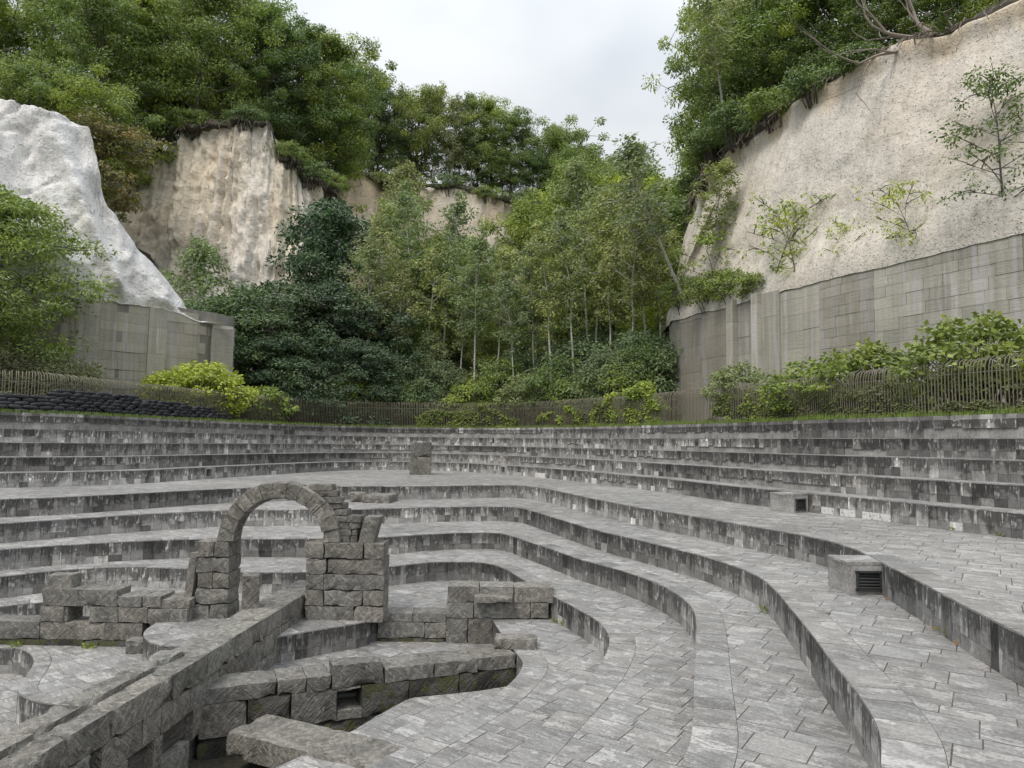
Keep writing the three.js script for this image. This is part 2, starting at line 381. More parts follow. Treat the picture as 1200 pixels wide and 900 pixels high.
function inside(poly, x, z) {
  let c = false;
  for (let i = 0, j = poly.length - 1; i < poly.length; j = i++) {
    const a = poly[i], b = poly[j];
    if ((a[1] > z) !== (b[1] > z) && x < (b[0] - a[0]) * (z - a[1]) / (b[1] - a[1]) + a[0]) c = !c;
  }
  return c;
}
// lay diagonal running-bond paving over a plan region (or between a front and a back loop); the largest 300 in view are single stones, the rest one mass
function pave(parent, region, level, seed, limit = 300) {
  const rnd = rng(seed), made = [], ring = !Array.isArray(region), bound = ring ? region.back : region, front = ring ? region.front : null;
  const bb = bound.reduce((b, [x, z]) => [Math.min(b[0], x), Math.max(b[1], x), Math.min(b[2], z), Math.max(b[3], z)], [1e9, -1e9, 1e9, -1e9]);
  const toU = (x, z) => x * gc - z * gs, toV = (x, z) => x * gs + z * gc;       // u across the courses, v along them
  const us = [], vs = [];
  for (const x of [bb[0], bb[1]]) for (const z of [bb[2], bb[3]]) { us.push(toU(x, z)); vs.push(toV(x, z)); }
  const u0 = Math.min(...us), u1 = Math.max(...us), v0 = Math.min(...vs), v1 = Math.max(...vs);
  const at = (a, b) => [a * gc + b * gs, -a * gs + b * gc], n = front ? front.length : 0;
  let u = Math.floor(u0 / 0.62) * 0.62, row = Math.floor(u0 / 0.62) * 2;
  while (u < u1) {
    const w = row % 2 ? 0.2 : 0.42, jit = hash3(row, seed, 5) * 0.5;
    for (let v = v0 - 1 + jit; v < v1; v += 0.5) {
      const c = at(u + w / 2, v + 0.25);
      if (c[0] < bb[0] - 0.5 || c[0] > bb[1] + 0.5 || c[1] < bb[2] - 0.5 || c[1] > bb[3] + 0.5) continue;
      const s = shows(c[0], level, c[1]);
      if (!s) continue;
      const g = 0.0055, tile = [at(u + g, v + g), at(u + w - g, v + g), at(u + w - g, v + 0.5 - g), at(u + g, v + 0.5 - g)];
      const ins = tile.filter((q) => inside(bound, q[0], q[1])).length;
      let p = tile;
      if (!ring) { if (ins < 4) { p = clipTo(region, tile); if (!p) continue; } }
      else {
        if (!ins) continue;
        let best = 1e9, bi = 0;
        for (let i = 0; i < n; i++) { const d = (front[i][0] - c[0]) ** 2 + (front[i][1] - c[1]) ** 2; if (d < best) { best = d; bi = i; } }
        if (best < 0.36) {                                     // near the border course: cut the slab to it
          const run = [];
          for (let k = -9; k <= 9; k++) run.push(front[(bi + k + n) % n]);
          const outer = run.map((q, i) => { const a = run[Math.max(0, i - 1)], b = run[Math.min(18, i + 1)], l = Math.hypot(b[0] - a[0], b[1] - a[1]) || 1; return [q[0] + (b[1] - a[1]) / l * 1.4, q[1] - (b[0] - a[0]) / l * 1.4]; });
          p = clipTo([...run, ...outer.reverse()], tile); if (!p) continue;
        } else if (inside(front, c[0], c[1])) continue;
      }
      const area = polyArea(p); if (area < 0.004) continue;
      const nz = fbm2(c[0] * 0.35 + 50, c[1] * 0.35, 3, seed), t = 0.91 + rnd() * 0.18 + (nz - 0.5) * 0.5, wm = (rnd() - 0.5) * 0.025;
      made.push({ s: s * s * area, g: prism(p, level - 0.05, level + (rnd() - 0.5) * 0.004, [t * (1 + wm), t, t * (1 - wm)], [rnd() * 3, rnd() * 3]) });
    }
    u += w; row++;
  }
  made.sort((a, b) => b.s - a.s);
  for (const m of made.slice(0, limit)) part('paving_slab', m.g, M.pave, parent);
  if (made.length > limit) part('far_paving_slabs', mergeGeometries(made.slice(limit).map((m) => m.g)), M.pave, parent).userData.kind = 'stuff';
}
// a box along a piece of an edge, between offsets o0 (front) and o1 (back), heights y0..y1
function along(frame, s0, s1, o0, o1, y0, y1, yBase, tone, uvShift) {
  const a = frame(s0), b = frame(s1), pos = [], uv = [], col = [];
  const P = (f, o, y) => [f.x + f.nx * o, y, f.z + f.nz * o];
  const quad = (p, q, r, t, U) => { for (const k of [0, 1, 2, 0, 2, 3]) { pos.push(...[p, q, r, t][k]); uv.push(...U[k]); col.push(...tone); } };
  const A = uvShift + s0, B = uvShift + s1, va = y0 - yBase, vb = y1 - yBase;
  quad(P(a, o0, y0), P(b, o0, y0), P(b, o0, y1), P(a, o0, y1), [[A, va], [B, va], [B, vb], [A, vb]]);
  quad(P(a, o0, y1), P(b, o0, y1), P(b, o1, y1), P(a, o1, y1), [[A, vb - 0.01], [B, vb - 0.01], [B, vb - 0.06], [A, vb - 0.06]]);
  quad(P(a, o1, y0), P(a, o0, y0), P(a, o0, y1), P(a, o1, y1), [[A - 0.05, va], [A, va], [A, vb], [A - 0.05, vb]]);
  quad(P(b, o0, y0), P(b, o1, y0), P(b, o1, y1), P(b, o0, y1), [[B, va], [B + 0.05, va], [B + 0.05, vb], [B, vb]]);
  return geo(pos, uv, col);
}
function framer(pts, closed) {
  const n = pts.length, acc = [0];
  for (let i = 0; i < (closed ? n : n - 1); i++) { const a = pts[i], b = pts[(i + 1) % n]; acc.push(acc[i] + Math.hypot(b[0] - a[0], b[1] - a[1])); }
  const L = acc[acc.length - 1];
  const f = (s) => {
    s = closed ? ((s % L) + L) % L : clamp(s, 0, L);
    let lo = 0, hi = acc.length - 1;
    while (hi - lo > 1) { const m = (lo + hi) >> 1; if (acc[m] <= s) lo = m; else hi = m; }
    const a = pts[lo % n], b = pts[(lo + 1) % n], t = (s - acc[lo]) / Math.max(1e-9, acc[lo + 1] - acc[lo]);
    const tx = b[0] - a[0], tz = b[1] - a[1], l = Math.hypot(tx, tz) || 1;
    return { x: a[0] + tx * t, z: a[1] + tz * t, nx: tz / l, nz: -tx / l };
  };
  f.len = L; return f;
}
// cladding of one riser (two courses of narrow stones, some missing) and the border course on top of it
function clad(parent, pts, level, height, seed, o = {}) {
  const closed = o.closed ?? true, f = framer(pts, closed), rnd = rng(seed), blocks = [], caps = [], shift = rnd() * 8;
  const lost = o.lost ?? 0, pale = o.pale ?? 0.5;
  const y0 = level - height, yTop = level - (o.cap ? 0.02 : 0.004), low = o.low ?? 0.15;
  const stone = (s0, s1, a, b, kind) => {
    const m = f((s0 + s1) / 2), s = shows(m.x, (a + b) / 2, m.z); if (!s) return;
    const n = fbm2(s0 * 0.16 + seed * 3.1, seed * 1.7, 3, 9), k = rnd();
    let t = mix(0.6, 1.35, smooth(0.3, 0.7, n + (pale - 0.5) * 0.5)) * (0.68 + 0.62 * rnd());
    if (k < 0.10 * pale * 2) t *= 1.7; else if (k > 0.9) t *= 0.55;
    const wm = (rnd() - 0.4) * 0.03;
    blocks.push({ s: s * s * (s1 - s0) * (b - a), kind, g: along(f, s0 + 0.003, s1 - 0.003, -0.006 - rnd() * 0.007, 0.05, a + 0.002, b - 0.002, y0, kind ? [1, 1, 1] : [t * (1 + wm), t, t * (1 - wm)], shift + (rnd() < 0.35 ? rnd() * 8 : 0)) });
  };
  for (let s = 0; s < f.len - 0.05;) {
    const w = Math.min(mix(0.15, 0.32, rnd()) * (o.wide ?? 1), f.len - s), m = f(s + w / 2);
    if (!shows(m.x, level, m.z) || (o.skip && o.skip.some(([x, z]) => Math.hypot(m.x - x, m.z - z) < 0.33))) { s += w; continue; }
    const gone = lost && fbm2(s * 0.22 + seed * 5.3, 3.3, 3, 21) > 1 - lost, white = o.white && fbm2(s * 0.35 + seed * 9.7, 7.7, 2, 27) > o.white;
    if (rnd() < 0.22 && !gone) stone(s, s + w, y0, yTop);
    else {
      const cut = y0 + low + (rnd() < 0.2 ? 0.05 : 0);
      stone(s, s + w, cut, yTop);
      if (!gone) stone(s, s + w, y0, cut, white && rnd() < 0.75 ? 1 : 0);
    }
    s += w;
  }
  const sortTo = (list, name, mat, limit) => {
    list.sort((a, b) => b.s - a.s);
    for (const b of list.slice(0, limit)) part(name, b.g, b.kind ? M.lime : mat, parent);
    if (list.length > limit) part('far_' + name + 's', mergeGeometries(list.slice(limit).map((b) => b.g)), mat, parent).userData.kind = 'stuff';
  };
  sortTo(blocks, 'riser_stone', M.riser, 300);
  // rough core behind the cladding
  {
    const n = Math.ceil(f.len / 0.12), pos = [], uv = [], idx = [];
    for (let i = 0; i <= n; i++) {
      const s = Math.min(i * 0.12, f.len - 1e-4), q = f(s), j = 0.022 + 0.012 * noise2(s * 3, 1, seed);
      pos.push(q.x + q.nx * j, y0 - 0.05, q.z + q.nz * j, q.x + q.nx * j, level - 0.03, q.z + q.nz * j, q.x + q.nx * 0.1, level - 0.03, q.z + q.nz * 0.1);
      uv.push(s, y0, s, level, s, level + 0.1);
      if (i && !(o.skip && o.skip.some(([x, z]) => Math.hypot(q.x - x, q.z - z) < 0.3))) { const k = (i - 1) * 3; idx.push(k, k + 3, k + 1, k + 1, k + 3, k + 4, k + 1, k + 4, k + 2, k + 2, k + 4, k + 5); }
    }
    part('core', geo(pos, uv, null, idx), M.conc, parent);
  }
  if (o.cap) {
    for (let s = 0; s < f.len - 0.05;) {
      const w = Math.min(mix(0.28, 0.62, rnd()), f.len - s), m = f(s + w / 2), sh = shows(m.x, level, m.z);
      if (sh) {
        const poly = [], g = 0.006, k = Math.max(1, Math.round(w / 0.15)), top = [];
        for (let i = 0; i <= k; i++) { const q = f(mix(s + g, s + w - g, i / k)); poly.push([q.x - q.nx * 0.008, q.z - q.nz * 0.008]); top.unshift([q.x + q.nx * o.cap, q.z + q.nz * o.cap]); }
        const t = 0.74 + rnd() * 0.42, wm = (rnd() - 0.5) * 0.03;
        caps.push({ s: sh * sh * w, g: prism([...poly, ...top], level - 0.019, level + 0.002 + (rnd() - 0.5) * 0.004, [t * (1 + wm), t, t * (1 - wm)], [rnd() * 3, rnd() * 3]) });
      }
      s += w;
    }
    sortTo(caps, 'border_stone', M.pave, 260);
  }
}
const CAP = 0.37;
// treads below the platform: E (lowest step) up to A (the platform itself)
const order = [['E', -4 * R, 'D', 'lowest paved step of the hollow, round the ruins'], ['D', -3 * R, 'C', 'second paved step up from the ruins'], ['C', -2 * R, 'B', 'third paved step up from the ruins'], ['B', -R, 'A', 'paved step one below the wide platform']];
let seedT = 100;
for (const [k, y, up, label] of order) {
  const g = structure('terrace', label);
  pave(g, { front: resample(offset(EDGE[k], CAP + 0.006), 0.1, 1), back: offset(EDGE[up], 0.03) }, y, seedT += 7);
  clad(g, EDGE[k], y, R, seedT += 3, { cap: CAP, pale: { E: 0.5, D: 0.48, C: 0.62, B: 0.62 }[k], wide: k === 'E' ? 1.25 : 1 });
  part('bedding', sheet(offset(EDGE[up], 0.2), [offset(EDGE[k], 0.06)], y - 0.008), M.bed, g);
}
{
  const g = structure('platform', 'wide paved platform between the lower steps and the seating steps');
  pave(g, { front: resample(offset(EDGE.A, CAP + 0.006), 0.1, 1), back: offset(T5, 0.03) }, 0, 300);
  clad(g, EDGE.A, 0, R, 311, { cap: CAP, pale: 0.36 });
  part('bedding', sheet(offset(T5, 0.2), [offset(EDGE.A, 0.06)], -0.008), M.bed, g);
}
const DRAINS = [[-11.7, -28.4], [-0.4, -35.3]].map(([x, z]) => T5.reduce((b, q) => (Math.hypot(q[0] - x, q[1] - z) < Math.hypot(b[0] - x, b[1] - z) ? q : b)));   // openings in the lowest seating step
// the five seating steps above it
const tierLabel = ['lowest seating step above the platform, white lime blocks along its foot', 'second seating step above the platform', 'third seating step above the platform', 'fourth seating step above the platform', 'top step under the grass rim, cladding lost along its foot'];
for (let k = 0; k < 5; k++) {
  const y = k === 4 ? TOP : (k + 1) * R, g = structure('terrace', tierLabel[k]);
  clad(g, TIER[k], y, k === 4 ? TOP - 4 * R : R, 400 + k * 13, { cap: k < 4 ? 0.42 : 0, pale: [0.58, 0.6, 0.52, 0.6, 0.4][k], lost: [0.36, 0.42, 0.44, 0.4, 0.62][k], white: k === 0 ? 0.6 : 0, low: k === 4 ? 0.24 : 0.16, skip: k === 0 ? DRAINS : null });
  if (k < 4) {
    part('bedding', sheet(offset(TIER[k + 1], 0.2), [offset(TIER[k], 0.06)], y - 0.008), M.bed, g);
    pave(g, { front: resample(offset(TIER[k], 0.426), 0.1, 1), back: offset(TIER[k + 1], 0.03) }, y, 500 + k * 11);
  }
}

// ---------------------------------------------------------------- floors inside the hollow
const FL = [[-10.6, -12.75], [-10.0, -13.15], [-9.18, -13.44], [-8.85, -13.44], [-8.45, -13.16], [-8.06, -12.68], [-7.72, -12.01], [-7.55, -11.6], [-7.34, -11.22], [-7.07, -10.98], [-6.69, -10.78], [-6.27, -10.69], [-5.6, -10.6], [-4.85, -10.5]];
{
  const edge = openCurve(FL, 0.07), g = structure('floor', 'paved floor with a scalloped edge between the rubble wall and the long wall');
  const f = offset(edge, 0.25, false);
  pave(g, [...f, [-4.7, -15.3], [-10.9, -15.3]], -5 * R, 611);
  clad(g, edge, -5 * R, R, 615, { cap: 0.24, closed: false, pale: 0.62 });
  part('bedding', sheet([...offset(edge, 0.06, false), [-4.7, -15.3], [-10.9, -15.3]], [], -5 * R - 0.008), M.bed, g);
}
{
  const g = structure('floor', 'paved floor between the broken wall and the low wall with a drain hole');
  const poly = [[-4.5, -14.8], [-4.5, -10.75], [-2.6, -11.25], [0.4, -12.35], [0.4, -14.8]];
  pave(g, poly, -5 * R, 621); part('bedding', sheet(poly, [], -5 * R - 0.008), M.bed, g);
}
{
  const g = structure('floor', 'paved floor beside the dark pit, below the lowest step');
  const edge = [[-2.35, -9.35], [-2.03, -9.92], [-1.83, -10.4], [-1.46, -11.16], [-0.46, -11.49], [0.12, -11.8]];
  const poly = [...edge, [0.9, -11.6], [1, -7], [-2.6, -6.2], [-3.2, -8.0]];
  pave(g, poly, -5 * R, 631); part('bedding', prism(poly, -3.0, -5 * R - 0.008), M.conc, g);
}
{
  const g = structure('floor', 'lowest paved floor beside the scalloped edge');
  const poly = [[-4.9, -6], [-4.9, -10.8], [-7, -11.2], [-9, -13.8], [-11.4, -13.6], [-11.4, -9], [-8, -6.5]];
  pave(g, poly, -6 * R, 641); part('bedding', sheet(poly, [], -6 * R - 0.008), M.bed, g);
}
{
  const g = structure('ground', 'wet dark mud at the bottom of the pit');
  const pos = [], uv = [], idx = [], N = 40;
  for (let j = 0; j <= N; j++) for (let i = 0; i <= N; i++) { const x = mix(-4.4, 0.6, i / N), z = mix(-12.2, -6, j / N); pos.push(x, -2.78 + 0.1 * fbm2(x * 1.5, z * 1.5, 4, 5), z); uv.push(x, z); }
  for (let j = 0; j < N; j++) for (let i = 0; i < N; i++) { const a = j * (N + 1) + i; idx.push(a, a + N + 1, a + 1, a + 1, a + N + 1, a + N + 2); }
  part('mud', geo(pos, uv, null, idx), M.mud, g);
}

// ---------------------------------------------------------------- ruins: tooled stones, each a mesh of its own
const _blockBase = {};
function unitBlock(n) {                      // a box split into a fine shell whose shared corners stay joined
  if (_blockBase[n]) return _blockBase[n];
  const g = new THREE.BoxGeometry(1, 1, 1, n[0], n[1], n[2]);
  return (_blockBase[n] = g);
}
// w x h x d metres, base centre at the origin; rough sets how uneven the faces are, bite how much the edges are broken
function ruinStone(w, h, d, seed, o = {}) {
  const { rough: rough0 = 0.018, bite = 0.03, cell = 0.085, taper = 0, tone = 1, skew = 0 } = o, rough = rough0 * 0.62;
  const q = (l) => Math.max(2, Math.min(26, Math.round(l / cell)));
  const g = new THREE.BoxGeometry(w, h, d, q(w), q(h), q(d)), p = g.attributes.position, nr = g.attributes.normal, uv = g.attributes.uv, rnd = rng(seed * 977 + 13);
  const ou = rnd() * 1.6, ov = rnd() * 1.6, col = [], t0 = tone * (0.86 + rnd() * 0.3), wm = (rnd() - 0.5) * 0.04, turn = rnd() < 0.5 ? 1 : -1;
  for (let i = 0; i < p.count; i++) {
    let x = p.getX(i), y = p.getY(i), z = p.getZ(i);
    const nx = nr.getX(i), ny = nr.getY(i);
    // texture in metres on each face, turned by face so that strokes differ
    if (Math.abs(nx) > 0.5) uv.setXY(i, z * turn + ou, y + ov); else if (Math.abs(ny) > 0.5) uv.setXY(i, x * turn + ov, z + ou); else uv.setXY(i, x * turn + ou, y + ov);
    const ex = 1 - clamp((w / 2 - Math.abs(x)) / 0.03), ey = 1 - clamp((h / 2 - Math.abs(y)) / 0.03), ez = 1 - clamp((d / 2 - Math.abs(z)) / 0.03);
    const edge = Math.max(ex * ey, ey * ez, ex * ez);
    const s = seed * 3.7, k = edge * (0.0025 + bite * Math.max(0, fbm3(x * 5 + s, y * 5, z * 5 + s, 3, 5) - 0.5) * 2.6);
    x -= Math.sign(x) * k * (ex > 0 ? 1 : 0); y -= Math.sign(y) * k * (ey > 0 ? 1 : 0); z -= Math.sign(z) * k * (ez > 0 ? 1 : 0);
    const f = 4.2;
    x += (fbm3(x * f + s, y * f + 7, z * f, 3, 1) - 0.5) * 1.5 * rough; y += (fbm3(x * f, y * f + s, z * f + 9, 3, 2) - 0.5) * 0.8 * rough; z += (fbm3(x * f + 4, y * f, z * f + s, 3, 3) - 0.5) * 1.5 * rough;
    const ty = (y + h / 2) / h;
    x *= 1 - taper * ty; z *= 1 - taper * ty; x += skew * ty;
    p.setXYZ(i, x, y + h / 2, z); col.push(t0 * (1 + wm), t0, t0 * (1 - wm));
  }
  g.setAttribute('color', new THREE.Float32BufferAttribute(col, 3));
  g.computeVertexNormals();
  return g;
}
let stoneSeed = 1;
function stoneAt(parent, name, w, h, d, x, y, z, turn = 0, o = {}) {
  const m = part(name, ruinStone(w - 0.003, h - 0.002, d - 0.003, stoneSeed++, o), o.mossy ? M.mossy : M.ruin, parent);
  m.position.set(x, y, z); m.rotation.y = turn; if (o.tilt) m.rotation.z = o.tilt; if (o.pitch) m.rotation.x = o.pitch;
  return m;
}
// a wall from a to b (plan) with its front on that line and its body behind it (to the left of a->b); courses from the base up, each a list of lengths
function courseWall(parent, a, b, base, depth, courses, o = {}) {
  const dx = b[0] - a[0], dz = b[1] - a[1], L = Math.hypot(dx, dz), tx = dx / L, tz = dz / L, turn = -Math.atan2(dz, dx), rnd = rng(o.seed ?? 5);
  let y = base;
  for (const c of courses) {
    let s = c.from ?? 0; const end = c.to ?? L;
    while (s < end - 0.02) {
      let w = mix(o.min ?? 0.35, o.max ?? 0.8, rnd()); if (end - s - w < 0.22) w = end - s;
      const m = s + w / 2, dd = depth + (c.proud ?? 0) + (rnd() - 0.5) * 0.04, hole = c.hole && m > c.hole[0] && m < c.hole[1];
      if (!hole) stoneAt(parent, 'stone', w, c.h, dd, a[0] + tx * m + tz * (depth / 2), y, a[1] + tz * m - tx * (depth / 2), turn, { ...o.stone, ...c.stone });
      s += w;
    }
    y += c.h;
  }
}

// --- the arch on its two piers
{
  const arch = thing('stone_arch', 'ruined grey stone arch standing on two block piers', 'arch');
  const Z = -14.2, pier = (x0, x1, name, cuts) => {
    const g = new THREE.Group(); g.name = name; arch.add(g);
    cuts.forEach((row, k) => {
      let x = x0;
      for (const w of row) { stoneAt(g, 'stone', w * (x1 - x0), 0.292, 0.62, x + w * (x1 - x0) / 2 + (hash3(k, 3, 9) - 0.5) * 0.03, -1.83 + k * 0.292, Z, 0, { rough: 0.03, bite: 0.05 }); x += w * (x1 - x0); }
    });
    return g;
  };
  pier(-3.84, -2.36, 'pier', [[0.62, 0.38], [0.24, 0.5, 0.26], [0.23, 0.77], [0.26, 0.74], [0.23, 0.5, 0.27]]);
  pier(-5.9, -5.28, 'pier', [[0.45, 0.55], [1], [0.5, 0.5], [1], [0.55, 0.45]]);
  // voussoirs
  const ring = new THREE.Group(); ring.name = 'arch_ring'; arch.add(ring);
  const cx = -4.385, cy = -0.37, ri = 0.84, ro = 1.175, N = 13;
  for (let k = 0; k < N; k++) {
    const a0 = Math.PI * (k + 0.02) / N, a1 = Math.PI * (k + 0.98) / N, pos = [], uv = [], col = [], idx = [], nu = 5, nv = 6, nw = 5, r = rng(900 + k);
    const t = 0.8 + r() * 0.4, pr = (r() - 0.5) * 0.035, at = (i, j, l) => {
      const a = mix(a0, a1, i / nu), rr = mix(ri, ro, j / nv), z = mix(-0.23, 0.23, l / nw);
      const x = cx + Math.cos(a) * rr, y = cy + Math.sin(a) * rr * 0.96;
      const q = 0.05 * (fbm3(x * 5, y * 5, z * 5 + k * 3, 3, 6) - 0.5), e = (l === 0 || l === nw) && (j === 0 || j === nv) ? 0.02 : 0;
      return [x + Math.cos(a) * (q - (j === nv ? e : -e)), y + Math.sin(a) * (q - (j === nv ? e : -e)), Z + 0.06 + pr + z * (1 - e) + (fbm3(x * 4, y * 4, z * 4 + 50 + k, 3, 7) - 0.5) * 0.06];
    };
    const face = (n1, n2, f, flip) => {
      const b = pos.length / 3;
      for (let j = 0; j <= n2; j++) for (let i = 0; i <= n1; i++) { const [p, u2, v2] = f(i, j); pos.push(...p); uv.push(u2 + k * 0.37, v2 + k * 0.21); col.push(t * 1.01, t, t * 0.98); }
      for (let j = 0; j < n2; j++) for (let i = 0; i < n1; i++) { const a = b + j * (n1 + 1) + i, c = a + n1 + 1; flip ? idx.push(a, c, a + 1, a + 1, c, c + 1) : idx.push(a, a + 1, c, a + 1, c + 1, c); }
    };
    face(nu, nv, (i, j) => { const p = at(i, j, nw); return [p, p[0], p[1]]; }, true);
    face(nu, nv, (i, j) => { const p = at(i, j, 0); return [p, p[0], p[1]]; }, false);
    face(nu, nw, (i, l) => [at(i, nv, l), i * 0.05, l * 0.09], true);
    face(nu, nw, (i, l) => [at(i, 0, l), i * 0.05, l * 0.09], false);
    face(nv, nw, (j, l) => [at(0, j, l), j * 0.06, l * 0.09], false);
    face(nv, nw, (j, l) => [at(nu, j, l), j * 0.06, l * 0.09], true);
    part('voussoir', geo(pos, uv, col, idx), M.ruin, ring);
  }
  // stepped infill on the shoulder of the arch and low courses behind it
  const fill = new THREE.Group(); fill.name = 'infill'; arch.add(fill);
  const rows = [[-3.3, -2.92, 3], [-3.28, -2.9, 3], [-3.3, -2.86, 2], [-3.36, -2.84, 2], [-3.38, -3.12, 1], [-3.5, -3.17, 1], [-3.6, -3.22, 1], [-3.74, -3.32, 1], [-3.88, -3.42, 1]];
  let y = -0.37;
  rows.forEach(([a, b, n], k) => {
    const h = k < 4 ? 0.125 : 0.118;
    for (let i = 0; i < n; i++) { const w = (b - a) / n; stoneAt(fill, 'stone', w, h, 0.4 - k * 0.012, a + w * (i + 0.5), y, Z + 0.0 + (hash3(k, i, 1) - 0.5) * 0.05, (hash3(k, i, 2) - 0.5) * 0.12, { rough: 0.012, bite: 0.03, cell: 0.06, tone: 0.85 }); }
    y += h;
  });
  // the flat stone set aslant against the infill
  stoneAt(fill, 'slanting_stone', 0.3, 0.5, 0.42, -2.74, -0.38, Z + 0.05, 0, { rough: 0.012, skew: 0.12 });
}
{ const m = solo('leaning_stone', ruinStone(0.15, 0.82, 0.4, 61, { rough: 0.01, cell: 0.07 }), M.ruin, 'thin upright slab leaning against the narrow pier of the arch', 'stone'); m.position.set(-6.06, -1.42, -14.15); m.rotation.z = -0.1; }
{ const g = thing('stone_plinth', 'low stone plinth at the foot of the narrow arch pier', 'plinth'); stoneAt(g, 'stone', 0.78, 0.26, 0.8, -6.28, -1.83, -14.0, 0, { rough: 0.03, bite: 0.05 }); stoneAt(g, 'capstone', 0.72, 0.16, 0.76, -6.26, -1.57, -14.02, 0.03, { rough: 0.015 }); }
{ const m = solo('stone_post', ruinStone(0.29, 0.56, 0.3, 64, { rough: 0.03, bite: 0.09, cell: 0.05, taper: 0.06 }), M.ruin, 'short weathered stone stump standing on the long sloping wall', 'stone post'); m.position.set(-4.52, -1.36, -12.95); m.rotation.y = 0.3; }

// --- the long wall that runs through the hollow, with a worn channel along its top
{
  const g = thing('long_stone_wall', 'long thick stone wall with a worn channel along its top', 'wall');
  const xr = (z) => -4.32 + (-7 - z) * 0.068 - Math.max(0, -z - 10) * 0.01;                     // line of its sunlit side
  const rnd = rng(77);
  const course = (y0, h, zs, holes = []) => {
    for (let i = 0; i + 1 < zs.length; i++) {
      const z0 = zs[i], z1 = zs[i + 1], zm = (z0 + z1) / 2, L = z0 - z1;
      if (holes.includes(i)) continue;
      stoneAt(g, 'stone', 0.62, h, L, xr(zm) - 0.31 + (rnd() - 0.5) * 0.016, y0, zm, Math.atan2(-(xr(z1) - xr(z0)), L), { rough: 0.02, bite: 0.04, tone: 0.98 });
    }
  };
  course(-2.85, 0.5, [-4, -4.7, -5.5, -6.2, -6.9, -7.7, -8.35, -9.1, -9.8]);
  course(-2.35, 0.34, [-4.2, -5, -5.9, -6.6, -7.45, -8.15, -8.42, -8.95, -9.15, -9.9, -10.7], [6, 8]);
  course(-2.01, 0.33, [-4, -4.8, -5.6, -6.5, -7.2, -7.75, -7.95, -8.7, -9.1, -9.8, -10.6, -11.5, -12.2], [5]);
  course(-2.4, 0.4, [-9.9, -10.8, -11.6, -12.5, -13.3]);
  course(-2.0, 0.33, [-12.2, -13.0, -13.9, -14.7, -15.3]);
  for (const [z0, z1] of [[-4, -9.9], [-9.8, -15.2]]) { const zm = (z0 + z1) / 2, m = part('core', whiteVerts(new THREE.BoxGeometry(0.4, 1.1, z0 - z1), 0.5), M.ruin, g); m.position.set(xr(zm) - 0.33, -2.3, zm); m.rotation.y = Math.atan2(-(xr(z1) - xr(z0)), z0 - z1); }
  // cap stones with the channel: a wide and a narrow half with a groove between them
  const zs = [-4, -5.3, -6.2, -7.4, -8.1, -9.3, -10.2, -11.1, -12.0, -12.9, -13.8, -14.7, -15.4];
  for (let i = 0; i + 1 < zs.length; i++) {
    const z0 = zs[i], z1 = zs[i + 1], zm = (z0 + z1) / 2, L = z0 - z1, turn = Math.atan2(-(xr(z1) - xr(z0)), L), groove = i < 6;
    if (groove) {
      stoneAt(g, 'capstone', 0.3, 0.32, L, xr(zm) - 0.15 + (rnd() - 0.5) * 0.03, -1.68, zm, turn, { rough: 0.025, bite: 0.09 });
      stoneAt(g, 'capstone', 0.31, 0.33, L, xr(zm) - 0.5 + (rnd() - 0.5) * 0.03, -1.66, zm, turn, { rough: 0.03, bite: 0.1 });
      stoneAt(g, 'capstone', 0.14, 0.28, L, xr(zm) - 0.33, -1.68, zm, turn, { rough: 0.02 });
    } else stoneAt(g, 'capstone', 0.62, 0.33, L, xr(zm) - 0.31 + (rnd() - 0.5) * 0.02, -1.68, zm, turn, { rough: 0.025, bite: 0.06 });
  }
}
// --- low wall with the drain hole
{
  const g = thing('low_stone_wall', 'low mossy stone wall with a square drain hole', 'wall');
  const a = [-4.16, -10.1], b = [0.14, -11.95];
  courseWall(g, a, b, -2.85, 0.55, [{ h: 0.38 }], { seed: 3, min: 0.5, max: 0.9, stone: { rough: 0.05, bite: 0.1, mossy: true } });
  const seg = (from, to, y, h, o2, depth = 0.6) => { const L = Math.hypot(b[0] - a[0], b[1] - a[1]), tx = (b[0] - a[0]) / L, tz = (b[1] - a[1]) / L, m = (from + to) / 2; stoneAt(g, o2?.n ?? 'stone', to - from, h, depth, a[0] + tx * m + tz * depth / 2 - tz * 0.02, y, a[1] + tz * m - tx * depth / 2 + tx * 0.02, -Math.atan2(tz, tx), { rough: 0.03, bite: 0.05, tone: 0.85, ...o2 }); };
  for (const [f, t] of [[0, 0.62], [0.62, 1.2], [1.2, 1.84], [2.2, 2.9], [2.9, 3.7], [3.7, 4.66]]) seg(f, t, -2.47, 0.45, { tone: 0.85, mossy: f > 2 || f === 0.62 }, 0.58);
  seg(1.84, 2.2, -2.47, 0.14, {}); seg(1.84, 2.2, -2.06, 0.04, {});
  stoneAt(g, 'stone', 0.5, 0.5, 0.16, a[0] + 2.02 * 0.9186 - 0.3952 * 0.52, -2.5, a[1] - 2.02 * 0.3952 - 0.9186 * 0.52, 0.406, { mossy: true });
  for (const [f, t] of [[0, 1.0], [1.0, 1.4], [1.4, 1.75]]) seg(f, t, -2.02, 0.21, { n: 'capstone', rough: 0.015, tone: 0.95 });
  seg(1.76, 2.52, -2.02, 0.34, { n: 'capstone', rough: 0.02, tone: 0.9 }, 0.34);
  for (const [f, t] of [[2.53, 3.3], [3.3, 4.0], [4.0, 4.66]]) seg(f, t, -2.02, 0.215, { n: 'capstone', rough: 0.015, tone: 0.95 });
}
